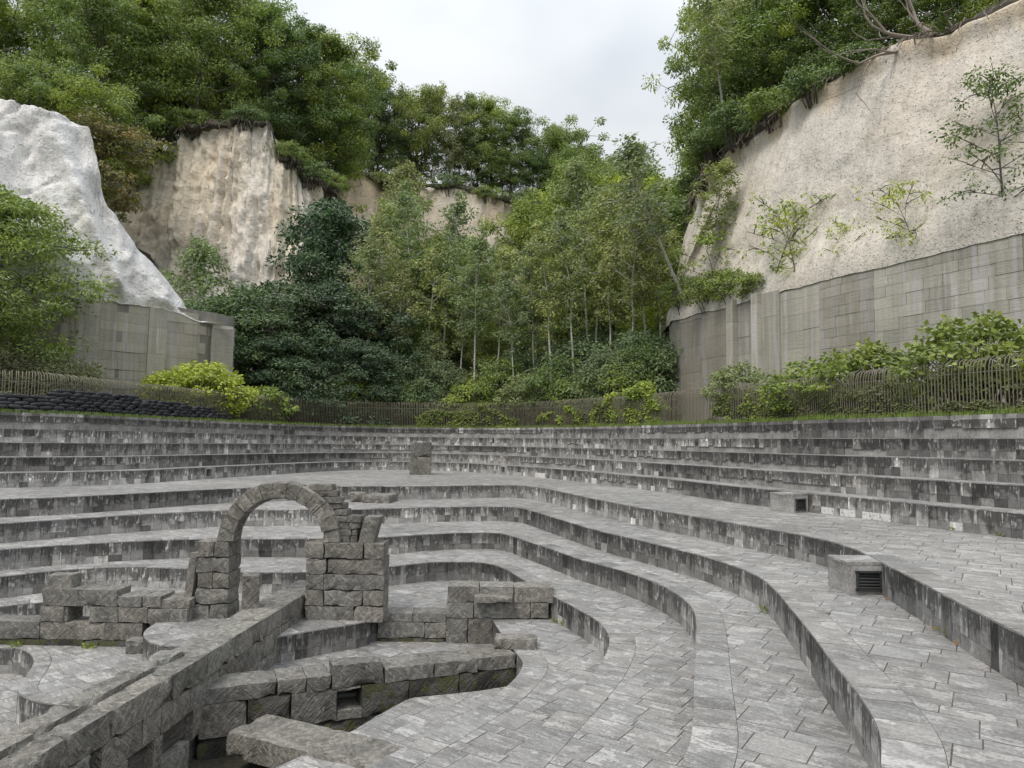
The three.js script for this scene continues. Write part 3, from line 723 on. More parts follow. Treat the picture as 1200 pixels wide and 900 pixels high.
// --- broken wall beside the wide pier
{
  const g = thing('broken_stone_wall', 'broken stone wall with stepped courses beside the wide arch pier', 'wall');
  courseWall(g, [-2.5, -14.17], [-1.2, -14.2], -2.3, 0.55, [{ h: 0.12, stone: { rough: 0.04, mossy: true } }, { h: 0.3, stone: { rough: 0.035 } }, { h: 0.16, stone: { rough: 0.008, bite: 0.01, tone: 0.9 } }], { seed: 9, min: 0.6, max: 1.0 });
  courseWall(g, [-1.2, -14.12], [-0.3, -14.12], -2.3, 0.6, [{ h: 0.52, stone: { rough: 0.03, tone: 0.8 } }], { seed: 12, min: 0.35, max: 0.6 });
  courseWall(g, [-1.2, -14.12], [0.76, -14.16], -1.78, 0.6, [{ h: 0.29, stone: { rough: 0.03 } }], { seed: 15, min: 0.45, max: 0.75 });
  courseWall(g, [-1.18, -14.14], [0.86, -14.18], -1.49, 0.56, [{ h: 0.3, stone: { rough: 0.025 } }], { seed: 18, min: 0.45, max: 0.85 });
  stoneAt(g, 'capstone', 0.72, 0.12, 0.3, -0.3, -1.45, -14.06, 0.02, { rough: 0.015 });
}
// --- rubble wall on the scalloped floor
{
  const g = thing('rubble_wall', 'stepped rubble wall of tooled blocks with a small square hole', 'wall');
  courseWall(g, [-9.6, -13.62], [-6.7, -13.58], -2.28, 0.5, [{ h: 0.14, stone: { rough: 0.03, mossy: true } }, { h: 0.32, stone: { rough: 0.03 } }], { seed: 23, min: 0.7, max: 1.3 });
  courseWall(g, [-8.6, -13.6], [-6.62, -13.58], -1.82, 0.52, [{ h: 0.28, hole: [0.6, 0.86] }], { seed: 26, min: 0.26, max: 0.62 });
  stoneAt(g, 'stone', 0.5, 0.28, 0.5, -8.34, -1.82, -13.86, 0, { rough: 0.03 });
  courseWall(g, [-8.6, -13.6], [-7.2, -13.59], -1.54, 0.52, [{ h: 0.31 }], { seed: 29, min: 0.6, max: 0.9 });
  courseWall(g, [-7.2, -13.59], [-6.4, -13.6], -1.54, 0.62, [{ h: 0.2 }], { seed: 31, min: 0.35, max: 0.5 });
  stoneAt(g, 'top_stone', 0.5, 0.24, 0.42, -8.35, -1.235, -13.85, 0.1, { rough: 0.035, bite: 0.08, taper: 0.12 });
  stoneAt(g, 'stone', 0.34, 0.26, 0.34, -6.42, -1.86, -13.72, 0.2, { rough: 0.03, bite: 0.08 });
}
{ const m = solo('loose_block', ruinStone(0.32, 0.24, 0.3, 71, { rough: 0.03, bite: 0.08, cell: 0.05 }), M.ruin, 'small loose block on the paved floor beside the rounded step', 'stone'); m.position.set(-6.62, -2.255, -13.3); m.rotation.y = 0.12; }
{ const m = solo('loose_block', ruinStone(0.7, 0.17, 0.36, 72, { rough: 0.02, bite: 0.06, cell: 0.05 }), M.ruin, 'flat loose block lying at the edge of the lowest step', 'stone'); m.position.set(0.12, -1.805, -12.32); m.rotation.y = -0.06; }
{ const m = solo('fallen_slab', ruinStone(2.75, 0.3, 0.72, 73, { rough: 0.025, bite: 0.06, cell: 0.07 }), M.ruin, 'long tooled slab lying over the edge of the dark pit', 'stone slab'); m.position.set(-2.22, -2.5, -9.42); m.rotation.y = -0.44; }
{ const m = solo('sunken_slab', ruinStone(1.0, 0.25, 0.5, 74, { rough: 0.02 }), M.ruin, 'pale slab at the bottom of the dark pit', 'stone slab'); m.position.set(-3.1, -2.82, -8.9); m.rotation.y = 0.3; }
{ const g = thing('rubble_footing', 'low broken footing stones beside the long wall below the scalloped edge', 'footing'); stoneAt(g, 'stone', 1.5, 0.3, 0.45, -6.6, -2.72, -9.55, 0.25, { rough: 0.04, bite: 0.1 }); stoneAt(g, 'stone', 1.0, 0.22, 0.4, -7.6, -2.72, -9.95, 0.3, { rough: 0.04, bite: 0.1 }); stoneAt(g, 'stone', 1.4, 0.26, 0.4, -6.3, -2.72, -8.8, 0.25, { rough: 0.04, bite: 0.1 }); }
// --- stones on the platform
{ const g = thing('stone_pillar', 'square pillar of two stacked rough blocks on the platform', 'pillar'); stoneAt(g, 'stone', 0.98, 0.83, 0.95, -4.25, -0.005, -34.4, 0.1, { rough: 0.05, bite: 0.1 }); stoneAt(g, 'stone', 0.92, 0.68, 0.9, -4.24, 0.83, -34.42, 0.06, { rough: 0.05, bite: 0.1, tone: 0.9 }); }
{ const g = thing('stone_slab', 'flat block of ribbed stone lying on the step below the platform', 'stone slab'); stoneAt(g, 'stone', 0.9, 0.26, 1.2, -4.3, -0.455, -24.2, -0.1, { rough: 0.03, bite: 0.06 }); stoneAt(g, 'stone', 0.5, 0.3, 0.7, -5.05, -0.455, -24.3, 0.2, { rough: 0.05, bite: 0.1 }); }

// ---------------------------------------------------------------- vent boxes and drain openings
function box(w, h, d, r = 0.01) {
  const s = new THREE.Shape(); s.moveTo(-w / 2 + r, 0); s.lineTo(w / 2 - r, 0); s.lineTo(w / 2, r); s.lineTo(w / 2, h - r); s.lineTo(w / 2 - r, h); s.lineTo(-w / 2 + r, h); s.lineTo(-w / 2, h - r); s.lineTo(-w / 2, r); s.closePath();
  const g = new THREE.ExtrudeGeometry(s, { depth: d - 2 * r, bevelEnabled: true, bevelThickness: r, bevelSize: 0.0, bevelSegments: 1, steps: 1 });
  g.translate(0, 0, -d / 2 + r); return g;
}
function whiteVerts(g, t = 1) { const n = g.attributes.position.count, c = new Float32Array(n * 3).fill(t); g.setAttribute('color', new THREE.BufferAttribute(c, 3)); return g; };
function holed(w, h, d, hx, hy, hw, hh) {            // a block with a real opening through its front, closed at the back
  const s = new THREE.Shape(); s.moveTo(-w / 2, 0); s.lineTo(w / 2, 0); s.lineTo(w / 2, h); s.lineTo(-w / 2, h); s.closePath();
  const o = new THREE.Path(); o.moveTo(hx - hw / 2, hy); o.lineTo(hx - hw / 2, hy + hh); o.lineTo(hx + hw / 2, hy + hh); o.lineTo(hx + hw / 2, hy); o.closePath(); s.holes.push(o);
  const g = new THREE.ExtrudeGeometry(s, { depth: d * 0.92, bevelEnabled: false }); g.translate(0, 0, -d / 2 + d * 0.08);
  const bk = new THREE.BoxGeometry(w, h, d * 0.08).toNonIndexed().translate(0, h / 2, -d / 2 + d * 0.04);
  return mergeGeometries([g, bk]);
}
function ventBox(x, y, z, turn, w, h, d, label) {
  const g = thing('vent_box', label, 'vent'); g.position.set(x, y, z); g.rotation.y = turn;
  const gw = Math.min(0.32, w * 0.6), gh = h * 0.62, gy = h * 0.16, gz = d / 2, gx = -w * 0.04;
  part('housing', whiteVerts(holed(w, h, d, gx, gy, gw, gh), 1.2), M.conc, g);
  part('cover_slab', whiteVerts(box(w + 0.01, 0.045, d + 0.01, 0.006).translate(0, h, 0), 0.95), M.pave, g);
  for (const [fw, fh, fx, fy] of [[gw + 0.05, 0.028, 0, 0], [gw + 0.05, 0.028, 0, gh], [0.028, gh, -gw / 2, gh / 2], [0.028, gh, gw / 2, gh / 2]]) part('grille_frame', new THREE.BoxGeometry(fw, fh, 0.034).translate(gx + fx, gy + fy, gz + 0.014), M.iron, g);
  for (let k = 1; k < 6; k++) { const b = part('louvre', new THREE.BoxGeometry(gw - 0.03, 0.05, 0.008), M.iron, g); b.position.set(gx, gy + gh * k / 6, gz - 0.01); b.rotation.x = -0.75; }
  return g;
}
ventBox(4.96, -R, -10.45, 0.0, 0.62, R - 0.05, 0.62, 'stone vent box with an iron grille against the platform edge');
ventBox(6.72, 0, -17.66, 0.56, 0.54, R - 0.05, 0.66, 'pale stone vent box with a black grille against the lowest seating step');
function drain(x, y, z, turn, label) {
  const g = thing('drain_opening', label, 'drain'); g.position.set(x, y, z); g.rotation.y = turn;
  part('surround', whiteVerts(holed(0.62, R - 0.01, 0.7, -0.05, 0.09, 0.3, 0.28), 1.1).translate(0, 0, -0.33), M.conc, g);
}
{ const f = framer(T5, true);
  DRAINS.forEach(([x, z], i) => {
    let b = 1e9, q; for (let s = 0; s < f.len; s += 0.05) { const p = f(s), d = (p.x - x) ** 2 + (p.z - z) ** 2; if (d < b) { b = d; q = p; } }
    drain(q.x, 0, q.z, Math.atan2(-q.nx, -q.nz), ['square black drain opening in the lowest seating step behind the arch', 'square black drain opening in the lowest seating step beyond the stone pillar'][i]);
  });
}

// ---------------------------------------------------------------- lie of the land beyond the rim
const T1 = TIER[4];
function lineDistance(pts, x, z, closed) {
  let b = 1e9; const n = pts.length;
  for (let i = 0; i < (closed ? n : n - 1); i++) {
    const p = pts[i], q = pts[(i + 1) % n], dx = q[0] - p[0], dz = q[1] - p[1], t = clamp(((x - p[0]) * dx + (z - p[1]) * dz) / (dx * dx + dz * dz || 1)), ex = p[0] + dx * t - x, ez = p[1] + dz * t - z, d = ex * ex + ez * ez;
    if (d < b) b = d;
  }
  return Math.sqrt(b);
}
// feet of the cliffs, in plan; the hill lies to the left of each line's run
const FOOT_R = straightLine([[13.4, -66], [10.8, -54], [9.2, -45], [8.6, -38.8], [9.6, -36.0], [13.1, -27.2], [15.5, -22.2], [19.5, -14], [25, -4]], 3);
const FOOT_L = [[-62, -28], [-42, -29], [-31, -30.5], [-24, -32.4], [-20.2, -34.2], [-17.6, -36.9], [-15.9, -38.9], [-15.7, -40.5], [-17.5, -46]];
const FOOT_M = [[-54, -54], [-44, -57.5], [-37, -59], [-32.5, -58.8], [-28, -57.2], [-24, -56], [-19, -56.2], [-16, -58], [-14, -61.5], [-13.6, -66], [-18.5, -73], [-20, -78]];
const FOOT_C = [[-27, -74], [-19, -76.5], [-15, -79], [-9, -81], [-3, -80], [2, -82], [10, -88], [24, -92], [50, -80]];
const FOOT_MC = [...FOOT_M.slice(0, 11), ...FOOT_C.slice(1)];
const HILL_R = [...FOOT_R, [120, 0], [120, -120], [20, -70]], HILL_M = [...FOOT_MC, [120, -100], [160, -320], [-260, -320], [-260, -40]];
const T1c = T1.filter((_, i) => i % 4 === 0);
function landY(x, z) {
  const d = lineDistance(T1c, x, z, true), s = inside(T1c, x, z) ? -d : d;
  if (s < 0.35) return -3.4;
  let y = 2.28 + 0.11 * Math.max(0, s - 3) * smooth(3, 30, s) + 0.6 * (fbm2(x * 0.12, z * 0.12, 4, 3) - 0.5) * smooth(2, 12, s);
  y = mix(-3.4, y, smooth(0.35, 0.9, s));
  if (inside(HILL_R, x, z)) { const k = lineDistance(FOOT_R, x, z, false); y = mix(y, 17.2 + Math.min(k, 30) * 0.14 + (fbm2(x * 0.2, z * 0.2, 3, 8) - 0.5), smooth(4.4, 5.2, k)); }
  if (inside(HILL_M, x, z)) { const k = lineDistance(FOOT_MC, x, z, false); const top = mix(27.2, 31.2, smooth(-20, -14, x)) - 6.5 * smooth(2, 16, x) ; y = mix(y, Math.min(top, mix(16, 40, smooth(-75, -28, x))) + Math.min(k, 40) * 0.1, smooth(4.6, 5.6, k)); }
  if (x < -14 && z < -30) {                                   // shoulder of the hill behind the white rock
    const k = clamp((-x - 25.5) / 5) * clamp((-z - 43) / 6); y = Math.max(y, mix(y, 17, k));
  }
  return y;
}
{
  const span = (marks) => { const out = []; for (let i = 0; i + 1 < marks.length; i++) { const [a, st] = marks[i], b = marks[i + 1][0]; for (let v = a; v < b - 1e-6; v += st) out.push(v); } out.push(marks[marks.length - 1][0]); return out; };
  const xs = span([[-400, 60], [-160, 12], [-64, 2], [-34, 0.8], [-22, 0.5], [18, 0.8], [30, 4], [70, 15], [160, 80], [400]]), zs = span([[-420, 60], [-180, 10], [-110, 2], [-64, 0.8], [-50, 0.5], [-8, 1.5], [16, 10], [60, 60], [300]]);
  const pos = [], uv = [], idx = [], nx = xs.length;
  for (const z of zs) for (const x of xs) { pos.push(x, landY(x, z), z); uv.push(x, z); }
  for (let j = 0; j + 1 < zs.length; j++) for (let i = 0; i + 1 < nx; i++) { const a = j * nx + i; idx.push(a, a + nx, a + 1, a + 1, a + nx, a + nx + 1); }
  const g = structure('ground', 'leaf-strewn earth round the hollow and over the hills');
  part('terrain', geo(pos, uv, null, idx), M.soil, g);
}
// grass ledge on top of the rim, with blades
{
  const g = structure('lawn', 'narrow strip of grass along the rim in front of the fence');
  const a = offset(T1, 0.052), b = resample(offset(T1, 1.25));
  const pos = [], uv = [], idx = [];
  const fr = framer(T1, true), n = Math.floor(fr.len / 0.15);
  for (let i = 0; i <= n; i++) { const s = i * 0.15, q = fr(s); for (const o of [0.052, 0.3, 0.75, 1.35]) { const x = q.x + q.nx * o, z = q.z + q.nz * o; pos.push(x, TOP - 0.02 + 0.03 * noise2(x * 4, z * 4, 2), z); uv.push(x, z); } }
  for (let i = 0; i < n; i++) for (let k = 0; k < 3; k++) { const q = i * 4 + k; idx.push(q, q + 4, q + 1, q + 1, q + 4, q + 5); }
  part('turf', geo(pos, uv, null, idx), M.grass, g);
  const rnd = rng(5), bp = [], bc = [];
  for (let i = 0; i < 26000; i++) {
    const s = rnd() * fr.len, q = fr(s); if (!shows(q.x, TOP, q.z, 0.1)) continue;
    const o = 0.02 + rnd() * rnd() * rnd() * 1.1, x = q.x + q.nx * o, z = q.z + q.nz * o, h = 0.07 + 0.12 * rnd() * (0.4 + noise2(s * 0.8, 3, 4)), w = 0.008, an = rnd() * 6.28, t = 0.7 + rnd() * 0.6;
    const bx = Math.cos(an) * w, bz = Math.sin(an) * w, lx = (rnd() - 0.5) * 0.08, lz = (rnd() - 0.5) * 0.08;
    bp.push(x - bx, TOP - 0.02, z - bz, x + bx, TOP - 0.02, z + bz, x + lx, TOP + h, z + lz);
    for (let k = 0; k < 3; k++) bc.push(0.17 * t, 0.25 * t, 0.045 * t);
  }
  part('grass_blades', geo(bp, null, bc), M.blade, g).userData.kind = 'stuff';
}

// ---------------------------------------------------------------- fence of bent bars round the rim
const FENCE = resample(offset(T1, 1.45));
{
  const f = framer(FENCE, true), fence = thing('bar_fence', 'brown metal fence of upright bars with bent tops along the rim', 'fence'), bars = [];
  const curve = new THREE.CatmullRomCurve3([[0, 0, 0], [0, 0.5, 0], [0, 1.25, 0], [0, 1.42, 0.02], [0, 1.54, 0.10], [0, 1.58, 0.22]].map((p) => new THREE.Vector3(...p)));
  const bar = new THREE.TubeGeometry(curve, 9, 0.017, 5, false);
  for (let s = 0; s < f.len; s += 0.098) { const q = f(s), sh = shows(q.x, 3, q.z, 0.12); if (sh) bars.push({ q, sh, lean: (hash3(Math.round(s * 100), 1, 2) - 0.5) * 0.03, h: 1 + (hash3(Math.round(s * 100), 3, 2) - 0.5) * 0.03 }); }
  bars.sort((a, b) => b.sh - a.sh);
  const mat = (b) => new THREE.Matrix4().compose(new THREE.Vector3(b.q.x, TOP - 0.06, b.q.z), new THREE.Quaternion().setFromEuler(new THREE.Euler(0, Math.atan2(b.q.nx, b.q.nz), b.lean)), new THREE.Vector3(1, b.h, 1));
  for (const b of bars.slice(0, 300)) { const m = part('bar', bar, M.fence, fence); m.applyMatrix4(mat(b)); }
  if (bars.length > 300) part('far_bars', mergeGeometries(bars.slice(300).map((b) => bar.clone().applyMatrix4(mat(b)))), M.fence, fence).userData.kind = 'stuff';
  for (const [yy, o] of [[0.14, 0.02], [1.2, 0.02]]) {
    const pts = []; for (let s = 0; s <= f.len; s += 0.5) { const q = f(s); if (shows(q.x, 3, q.z, 0.2)) pts.push([s, q]); }
    const runs = []; for (const p of pts) { const r = runs[runs.length - 1]; if (r && p[0] - r[r.length - 1][0] < 0.6) r.push(p); else runs.push([p]); }
    for (const r of runs) if (r.length > 3) part('rail', new THREE.TubeGeometry(new THREE.CatmullRomCurve3(r.map(([, q]) => new THREE.Vector3(q.x + q.nx * o, TOP - 0.06 + yy, q.z + q.nz * o))), r.length * 2, 0.014, 5), M.fence, fence);
  }
}
// ---------------------------------------------------------------- black sandbags stacked on the rim
{
  const f = framer(resample(offset(T1, 0.75)), true), rnd = rng(31);
  const bag = new THREE.SphereGeometry(1, 14, 9), p = bag.attributes.position;
  for (let i = 0; i < p.count; i++) {                          // a filled sack: boxy pillow with gathered ends
    let x = p.getX(i), y = p.getY(i), z = p.getZ(i);
    const sq = (v, e) => Math.sign(v) * Math.pow(Math.abs(v), e);
    x = sq(x, 0.75); y = sq(y, 0.7); z = sq(z, 0.6);
    y *= 1 - 0.35 * Math.pow(Math.abs(x), 4); const wr = 0.05 * (fbm3(x * 4, y * 3, z * 4, 3, 9) - 0.5);
    p.setXYZ(i, x * 0.27, (y + wr) * 0.075, z * 0.16 + wr * 0.2);
  }
  bag.computeVertexNormals();
  const start = (() => { let b = 1e9, bs = 0; for (let s = 0; s < f.len; s += 0.1) { const q = f(s), d = Math.hypot(q.x + 18.6, q.z + 23.0); if (d < b) { b = d; bs = s; } } return bs; })();
  const rowsAt = (u) => u < 0.1 ? 4 : u < 0.28 ? 5 : u < 0.6 ? 7 : u < 0.8 ? 6 : u < 0.92 ? 5 : 3;
  const N = 30;
  for (let k = 0; k < 7; k++) for (let i = 0; i < N; i++) {
    const u = (i + (k % 2) * 0.5) / N; if (rowsAt(u) <= k) continue;
    const q = f(start + u * 13.4 + (rnd() - 0.5) * 0.08), m = lit(new THREE.Mesh(bag, M.bag)); m.name = numbered('sandbag');
    if (!shows(q.x, 3, q.z, 0.06)) continue;
    const o = 0.05 * k + (rnd() - 0.5) * 0.07;
    m.position.set(q.x + q.nx * o, TOP + 0.05 + k * 0.13 + (rnd() - 0.5) * 0.015, q.z + q.nz * o);
    m.rotation.set((rnd() - 0.5) * 0.3, Math.atan2(q.nx, q.nz) + (rnd() - 0.5) * 0.5, (rnd() - 0.5) * 0.26);
    m.scale.set(0.82 + rnd() * 0.26, 1.1 + rnd() * 0.4, 0.9 + rnd() * 0.25);
    m.userData = { label: k === 0 ? 'black plastic sandbag in the bottom row of the pile on the rim' : 'black plastic sandbag stacked in the upper rows of the pile on the rim', category: 'sandbag', group: 'sandbags on the rim' };
    scene.add(m);
  }
}

// ---------------------------------------------------------------- cliffs
function skin(foot, y0, y1, o) {                                // a weathered rock face over a plan line
  const f = framer(foot === FOOT_R ? straightLine(foot) : openCurve(foot, 0.25), false), nu = o.nu ?? 260, nv = o.nv ?? 120, nc = 8, pos = [], uv = [], col = [], idx = [];
  const s0 = (o.from ?? 0) * f.len, s1 = (o.to ?? 1) * f.len;
  for (let i = 0; i <= nu; i++) {
    const s = mix(s0, s1, i / nu), q = f(s), lo = typeof y0 === 'function' ? y0(s / f.len, q) : y0, hi = typeof y1 === 'function' ? y1(s / f.len, q) : y1;
    for (let j = 0; j <= nv + nc; j++) {
      const t = Math.min(1, j / nv), y = mix(lo, hi, t), back = j > nv ? (j - nv) / nc * (o.cap ?? 5) : 0;
      let d = mix(0.05, o.shape(s, y, t, q), o.seat ? smooth(0, 0.22, t) : 1);
      d = j > nv ? d - back : d;
      const yy = j > nv ? y - back * (o.dip ?? 0.03) + (fbm2(s * 0.8, back, 3, 4) - 0.5) * 0.6 * Math.min(1, back) : y;
      pos.push(q.x - q.nx * d, yy, q.z - q.nz * d); uv.push(s + (o.uv ?? 0), y + back);
      col.push(...(o.tone ? o.tone(s, y, t, q) : [1, 1, 1]));
    }
  }
  const n = nv + nc + 1;
  for (let i = 0; i < nu; i++) for (let j = 0; j < nv + nc; j++) { const a = i * n + j; idx.push(a, a + n, a + 1, a + 1, a + n, a + n + 1); }
  return geo(pos, uv, col, idx);
}
const ridge = (v) => 1 - Math.abs(v * 2 - 1);
// eroded soil lip with roots along a cliff's edge
function soilLip(parent, foot, yTop, setBack, from, to, seed) {
  const f = framer(foot === FOOT_R ? straightLine(foot) : openCurve(foot, 0.25), false), pos = [], uv = [], idx = [], n = Math.ceil((to - from) * f.len / 0.12), m = 11;
  for (let i = 0; i <= n; i++) {
    const s = mix(from, to, i / n) * f.len, q = f(s), yt = typeof yTop === 'function' ? yTop(s / f.len, q) : yTop, b = typeof setBack === 'function' ? setBack(s, q) : setBack;
    const th = 0.12 + 0.75 * Math.pow(fbm2(s * 0.8, 2, 4, seed), 1.6), out = 0.1 + 0.8 * Math.pow(fbm2(s * 1.1, 9, 4, seed + 3), 1.5);
    for (let k = 0; k <= m; k++) {
      const a = mix(-1.9, 1.75, k / m), rr = 1 + 1.1 * (fbm3(s * 2.6, k * 0.9, seed, 3, 4) - 0.5);
      const d = b - out * Math.cos(a) * rr + 0.15, y = yt + 0.1 + th * Math.sin(a) * rr * 0.6;
      pos.push(q.x + q.nx * d, y, q.z + q.nz * d); uv.push(s, k * 0.2);
    }
  }
  for (let i = 0; i < n; i++) for (let k = 0; k < m; k++) { const a = i * (m + 1) + k; idx.push(a, a + m + 1, a + 1, a + 1, a + m + 1, a + m + 2); }
  part('soil_lip', geo(pos, uv, null, idx), M.soil, parent);
  const rnd = rng(seed * 31), tubes = [];
  for (let i = 0; i < (to - from) * f.len * 4.5; i++) {
    const s = mix(from, to, rnd()) * f.len, q = f(s), yt = typeof yTop === 'function' ? yTop(s / f.len, q) : yTop, b = (typeof setBack === 'function' ? setBack(s, q) : setBack) - 0.35 - rnd() * 0.25, l = 0.3 + rnd() * rnd() * 1.5, pts = [];
    let x = q.x + q.nx * b, y = yt + 0.15, z = q.z + q.nz * b, ax = (rnd() - 0.5) * 0.8, az = (rnd() - 0.5) * 0.8;
    for (let k = 0; k < 5; k++) { pts.push(new THREE.Vector3(x, y, z)); x += (ax + (rnd() - 0.5) * 0.7) * l / 4 - q.nx * 0.05; y -= l / 4 * (0.5 + rnd() * 0.6); z += (az + (rnd() - 0.5) * 0.7) * l / 4 - q.nz * 0.05; }
    tubes.push(new THREE.TubeGeometry(new THREE.CatmullRomCurve3(pts), 7, 0.008 + rnd() * rnd() * 0.03, 4));
  }
  part('hanging_roots', mergeGeometries(tubes), M.root, parent).userData.kind = 'stuff';
}
const CUT = 8.3;
// --- pale cliff above the sawn wall
{
  const g = thing('quarry_cliff', 'huge smooth whitish cliff above the grey sawn wall', 'cliff');
  const top = (u, q) => 17.5 + 0.5 * Math.sin(q.z * 0.35) + (fbm2(q.x * 0.4, q.z * 0.4, 3, 6) - 0.5) * 1.0 - 1.0 * smooth(-42, -50, q.z);
  const shape = (s, y, t, q) => {
    const gully = ridge(fbm2(s * 0.42, y * 0.05, 3, 12));
    return -(t * 2.2 + t * t * 0.5) + 0.9 * (fbm3(s * 0.2, y * 0.2, 1, 4, 3) - 0.5) + (fbm3(s * 0.9, y * 0.5, 5, 4, 5) - 0.5) * 0.36 + 0.22 * (ridge(fbm3(s * 0.3 - y * 0.15, y * 0.2, 4, 3, 7)) - 0.6) + (fbm3(s * 3.2, y * 3.2, 8, 3, 6) - 0.5) * 0.06  - 0.55 * smooth(0.72, 0.98, gully) * smooth(-33, -39, q.z) + 0.35 * smooth(0.9, 1, t);
  };
  const tone = (s, y, t, q) => {                                // ochre soil washed down from the edge, tongues with ragged ends
    const wash = smooth(0.0, 0.12, t - 0.90 + 0.34 * (fbm2(s * 1.1, y * 0.12, 4, 44) - 0.45)), oc = smooth(0.5, 0.7, fbm2(s * 0.3, y * 0.25, 4, 46)) * 0.22;
    const k = Math.max(wash, oc), n = 0.86 + 0.3 * fbm2(s * 0.3, y * 0.3, 4, 48);
    return [n * mix(1.07, 0.97, k), n * mix(1.02, 0.85, k), n * mix(0.955, 0.68, k)];
  };
  part('rock_face', skin(FOOT_R, (u, q) => CUT - 0.12 + 0.22 * (fbm2(q.x * 0.8, q.z * 0.8, 4, 3) - 0.5), top, { nu: 420, nv: 130, shape, tone, cap: 5.5, seat: 1 }), M.tuffNear, g);
  soilLip(g, FOOT_R, (u, q) => top(u, q), 2.5, 0.1, 0.97, 5);
}
// --- white rock on the other side, steep tower with a long shoulder
{
  const g = thing('white_rock', 'bright white rock tower with a long sloping shoulder', 'rock');
  const top = (u, q) => {
    const x = q.x, z = q.z;
    if (z < -40.2) return 8.3;
    const crest = 17.6 + 1.2 * (fbm2(x * 0.8, 3, 4, 8) - 0.5) - 0.22 * Math.max(0, x + 24);
    return x < -20.6 ? crest : mix(mix(crest, 13.2, smooth(-20.6, -19.6, x)), 7.8, Math.pow(clamp((x + 20.0) / 3.75), 1.25));
  };
  const shape = (s, y, t, q) => {
    const r = ridge(fbm2(s * 0.35 + y * 0.12, y * 0.06, 3, 31));
    return -(t * 1.5) + 1.2 * (fbm3(s * 0.22, y * 0.2, 2, 4, 13) - 0.5) + 0.9 * smooth(0.55, 1, r) + 0.7 * (ridge(fbm3(s * 0.4, y * 0.28, 4, 4, 17)) - 0.6) + (fbm3(s * 0.9, y * 0.9, 5, 4, 15) - 0.5) * 0.6 - 0.16 * smooth(0.86, 1, ridge(fbm2(s * 0.35 - y * 0.25, y * 0.2, 3, 37))) + (fbm3(s * 3, y * 3, 8, 3, 16) - 0.5) * 0.16;
  };
  const tone = (s, y) => { const n = 1.1 + 0.26 * fbm2(s * 0.35, y * 0.35, 4, 58); return [n, n * 1.01, n * 1.035]; };
  part('rock_face', skin(FOOT_L, (u, q) => CUT - 0.3 + 0.9 * (fbm2(q.x * 1.1, q.z * 1.1, 4, 3) - 0.5) * smooth(-16.6, -18.6, q.x) - 0.35 * smooth(-17.6, -16.4, q.x), top, { nu: 420, nv: 130, shape, tone, cap: 7, dip: 0.5, uv: 3, seat: 1, to: 0.862 }), M.tuffNear, g);
}
// --- tan cliff behind, furrowed by run-off
{
  const g = thing('furrowed_cliff', 'tan cliff furrowed by run-off, forest along its edge', 'cliff');
  const top = (u, q) => (q.x < -28 ? mix(25, 27.7, smooth(-34, -30.5, q.x)) : 27.8 - 3.0 * smooth(-20.4, -18.6, q.x) - 1.2 * smooth(-17, -15.4, q.x)) + (fbm2(q.x * 0.6, q.z * 0.6, 3, 6) - 0.5) * 1.0;
  const shape = (s, y, t, q) => -(t * 3.0 - 0.4 * t * t) + 1.1 * (fbm3(s * 0.16, y * 0.1, 3, 4, 23) - 0.5) - 0.65 * smooth(0.6, 1, ridge(fbm2(s * 0.42, y * 0.035, 3, 22))) * smooth(0.1, 0.5, t) - 0.3 * smooth(0.72, 1, ridge(fbm2(s * 1.1 + 0.6 * fbm2(s, y * 0.3, 3, 29), y * 0.09, 3, 28))) + (fbm3(s * 0.8, y * 0.6, 5, 4, 25) - 0.5) * 0.9 + (fbm3(s * 2.4, y * 1.8, 8, 4, 26) - 0.5) * 0.45;
  const tone = (s, y, t) => { const k = clamp(0.12 + smooth(0.46, 0.70, fbm2(s * 0.6, y * 0.05, 4, 68) + (t - 0.6) * 0.35) * 0.6), n = 1.12 + 0.26 * fbm2(s * 0.5, y * 0.2, 4, 66); return [n * mix(1.02, 0.97, k), n * mix(0.98, 0.86, k), n * mix(0.92, 0.70, k)]; };
  part('rock_face', skin(FOOT_M, 2, top, { nu: 420, nv: 150, shape, tone, cap: 5, uv: 5 }), M.tuff, g);
  soilLip(g, FOOT_M, top, 2.7, 0.1, 0.9, 9);
}
{
  const g = thing('far_cliff', 'ochre cliff showing between the trees at the head of the valley', 'cliff');
  const top = (u, q) => 31.6 - 1.5 * smooth(-10, 0, q.x) - 5.5 * smooth(2, 16, q.x) + (fbm2(q.x * 0.4, q.z * 0.4, 3, 6) - 0.5) * 2.0;
  const shape = (s, y, t) => -(t * 3.2) + 1.6 * (fbm3(s * 0.14, y * 0.1, 3, 4, 33) - 0.5) - 0.8 * smooth(0.6, 1, ridge(fbm2(s * 0.4, y * 0.04, 3, 32))) + (fbm3(s * 0.8, y * 0.5, 5, 4, 35) - 0.5) * 0.7;
  const tone = (s, y) => { const n = 0.95 + 0.3 * fbm2(s * 0.4, y * 0.2, 4, 76), k = smooth(0.35, 0.6, fbm2(s * 0.3, y * 0.2, 4, 78)); return [n * mix(1, 0.97, k), n * mix(0.92, 0.82, k), n * mix(0.80, 0.64, k)]; };
  part('rock_face', skin(FOOT_C, 5, top, { nu: 220, nv: 80, shape, tone, cap: 6, uv: 8 }), M.tuff, g);
  soilLip(g, FOOT_C, top, 2.9, 0.02, 0.6, 13);
}

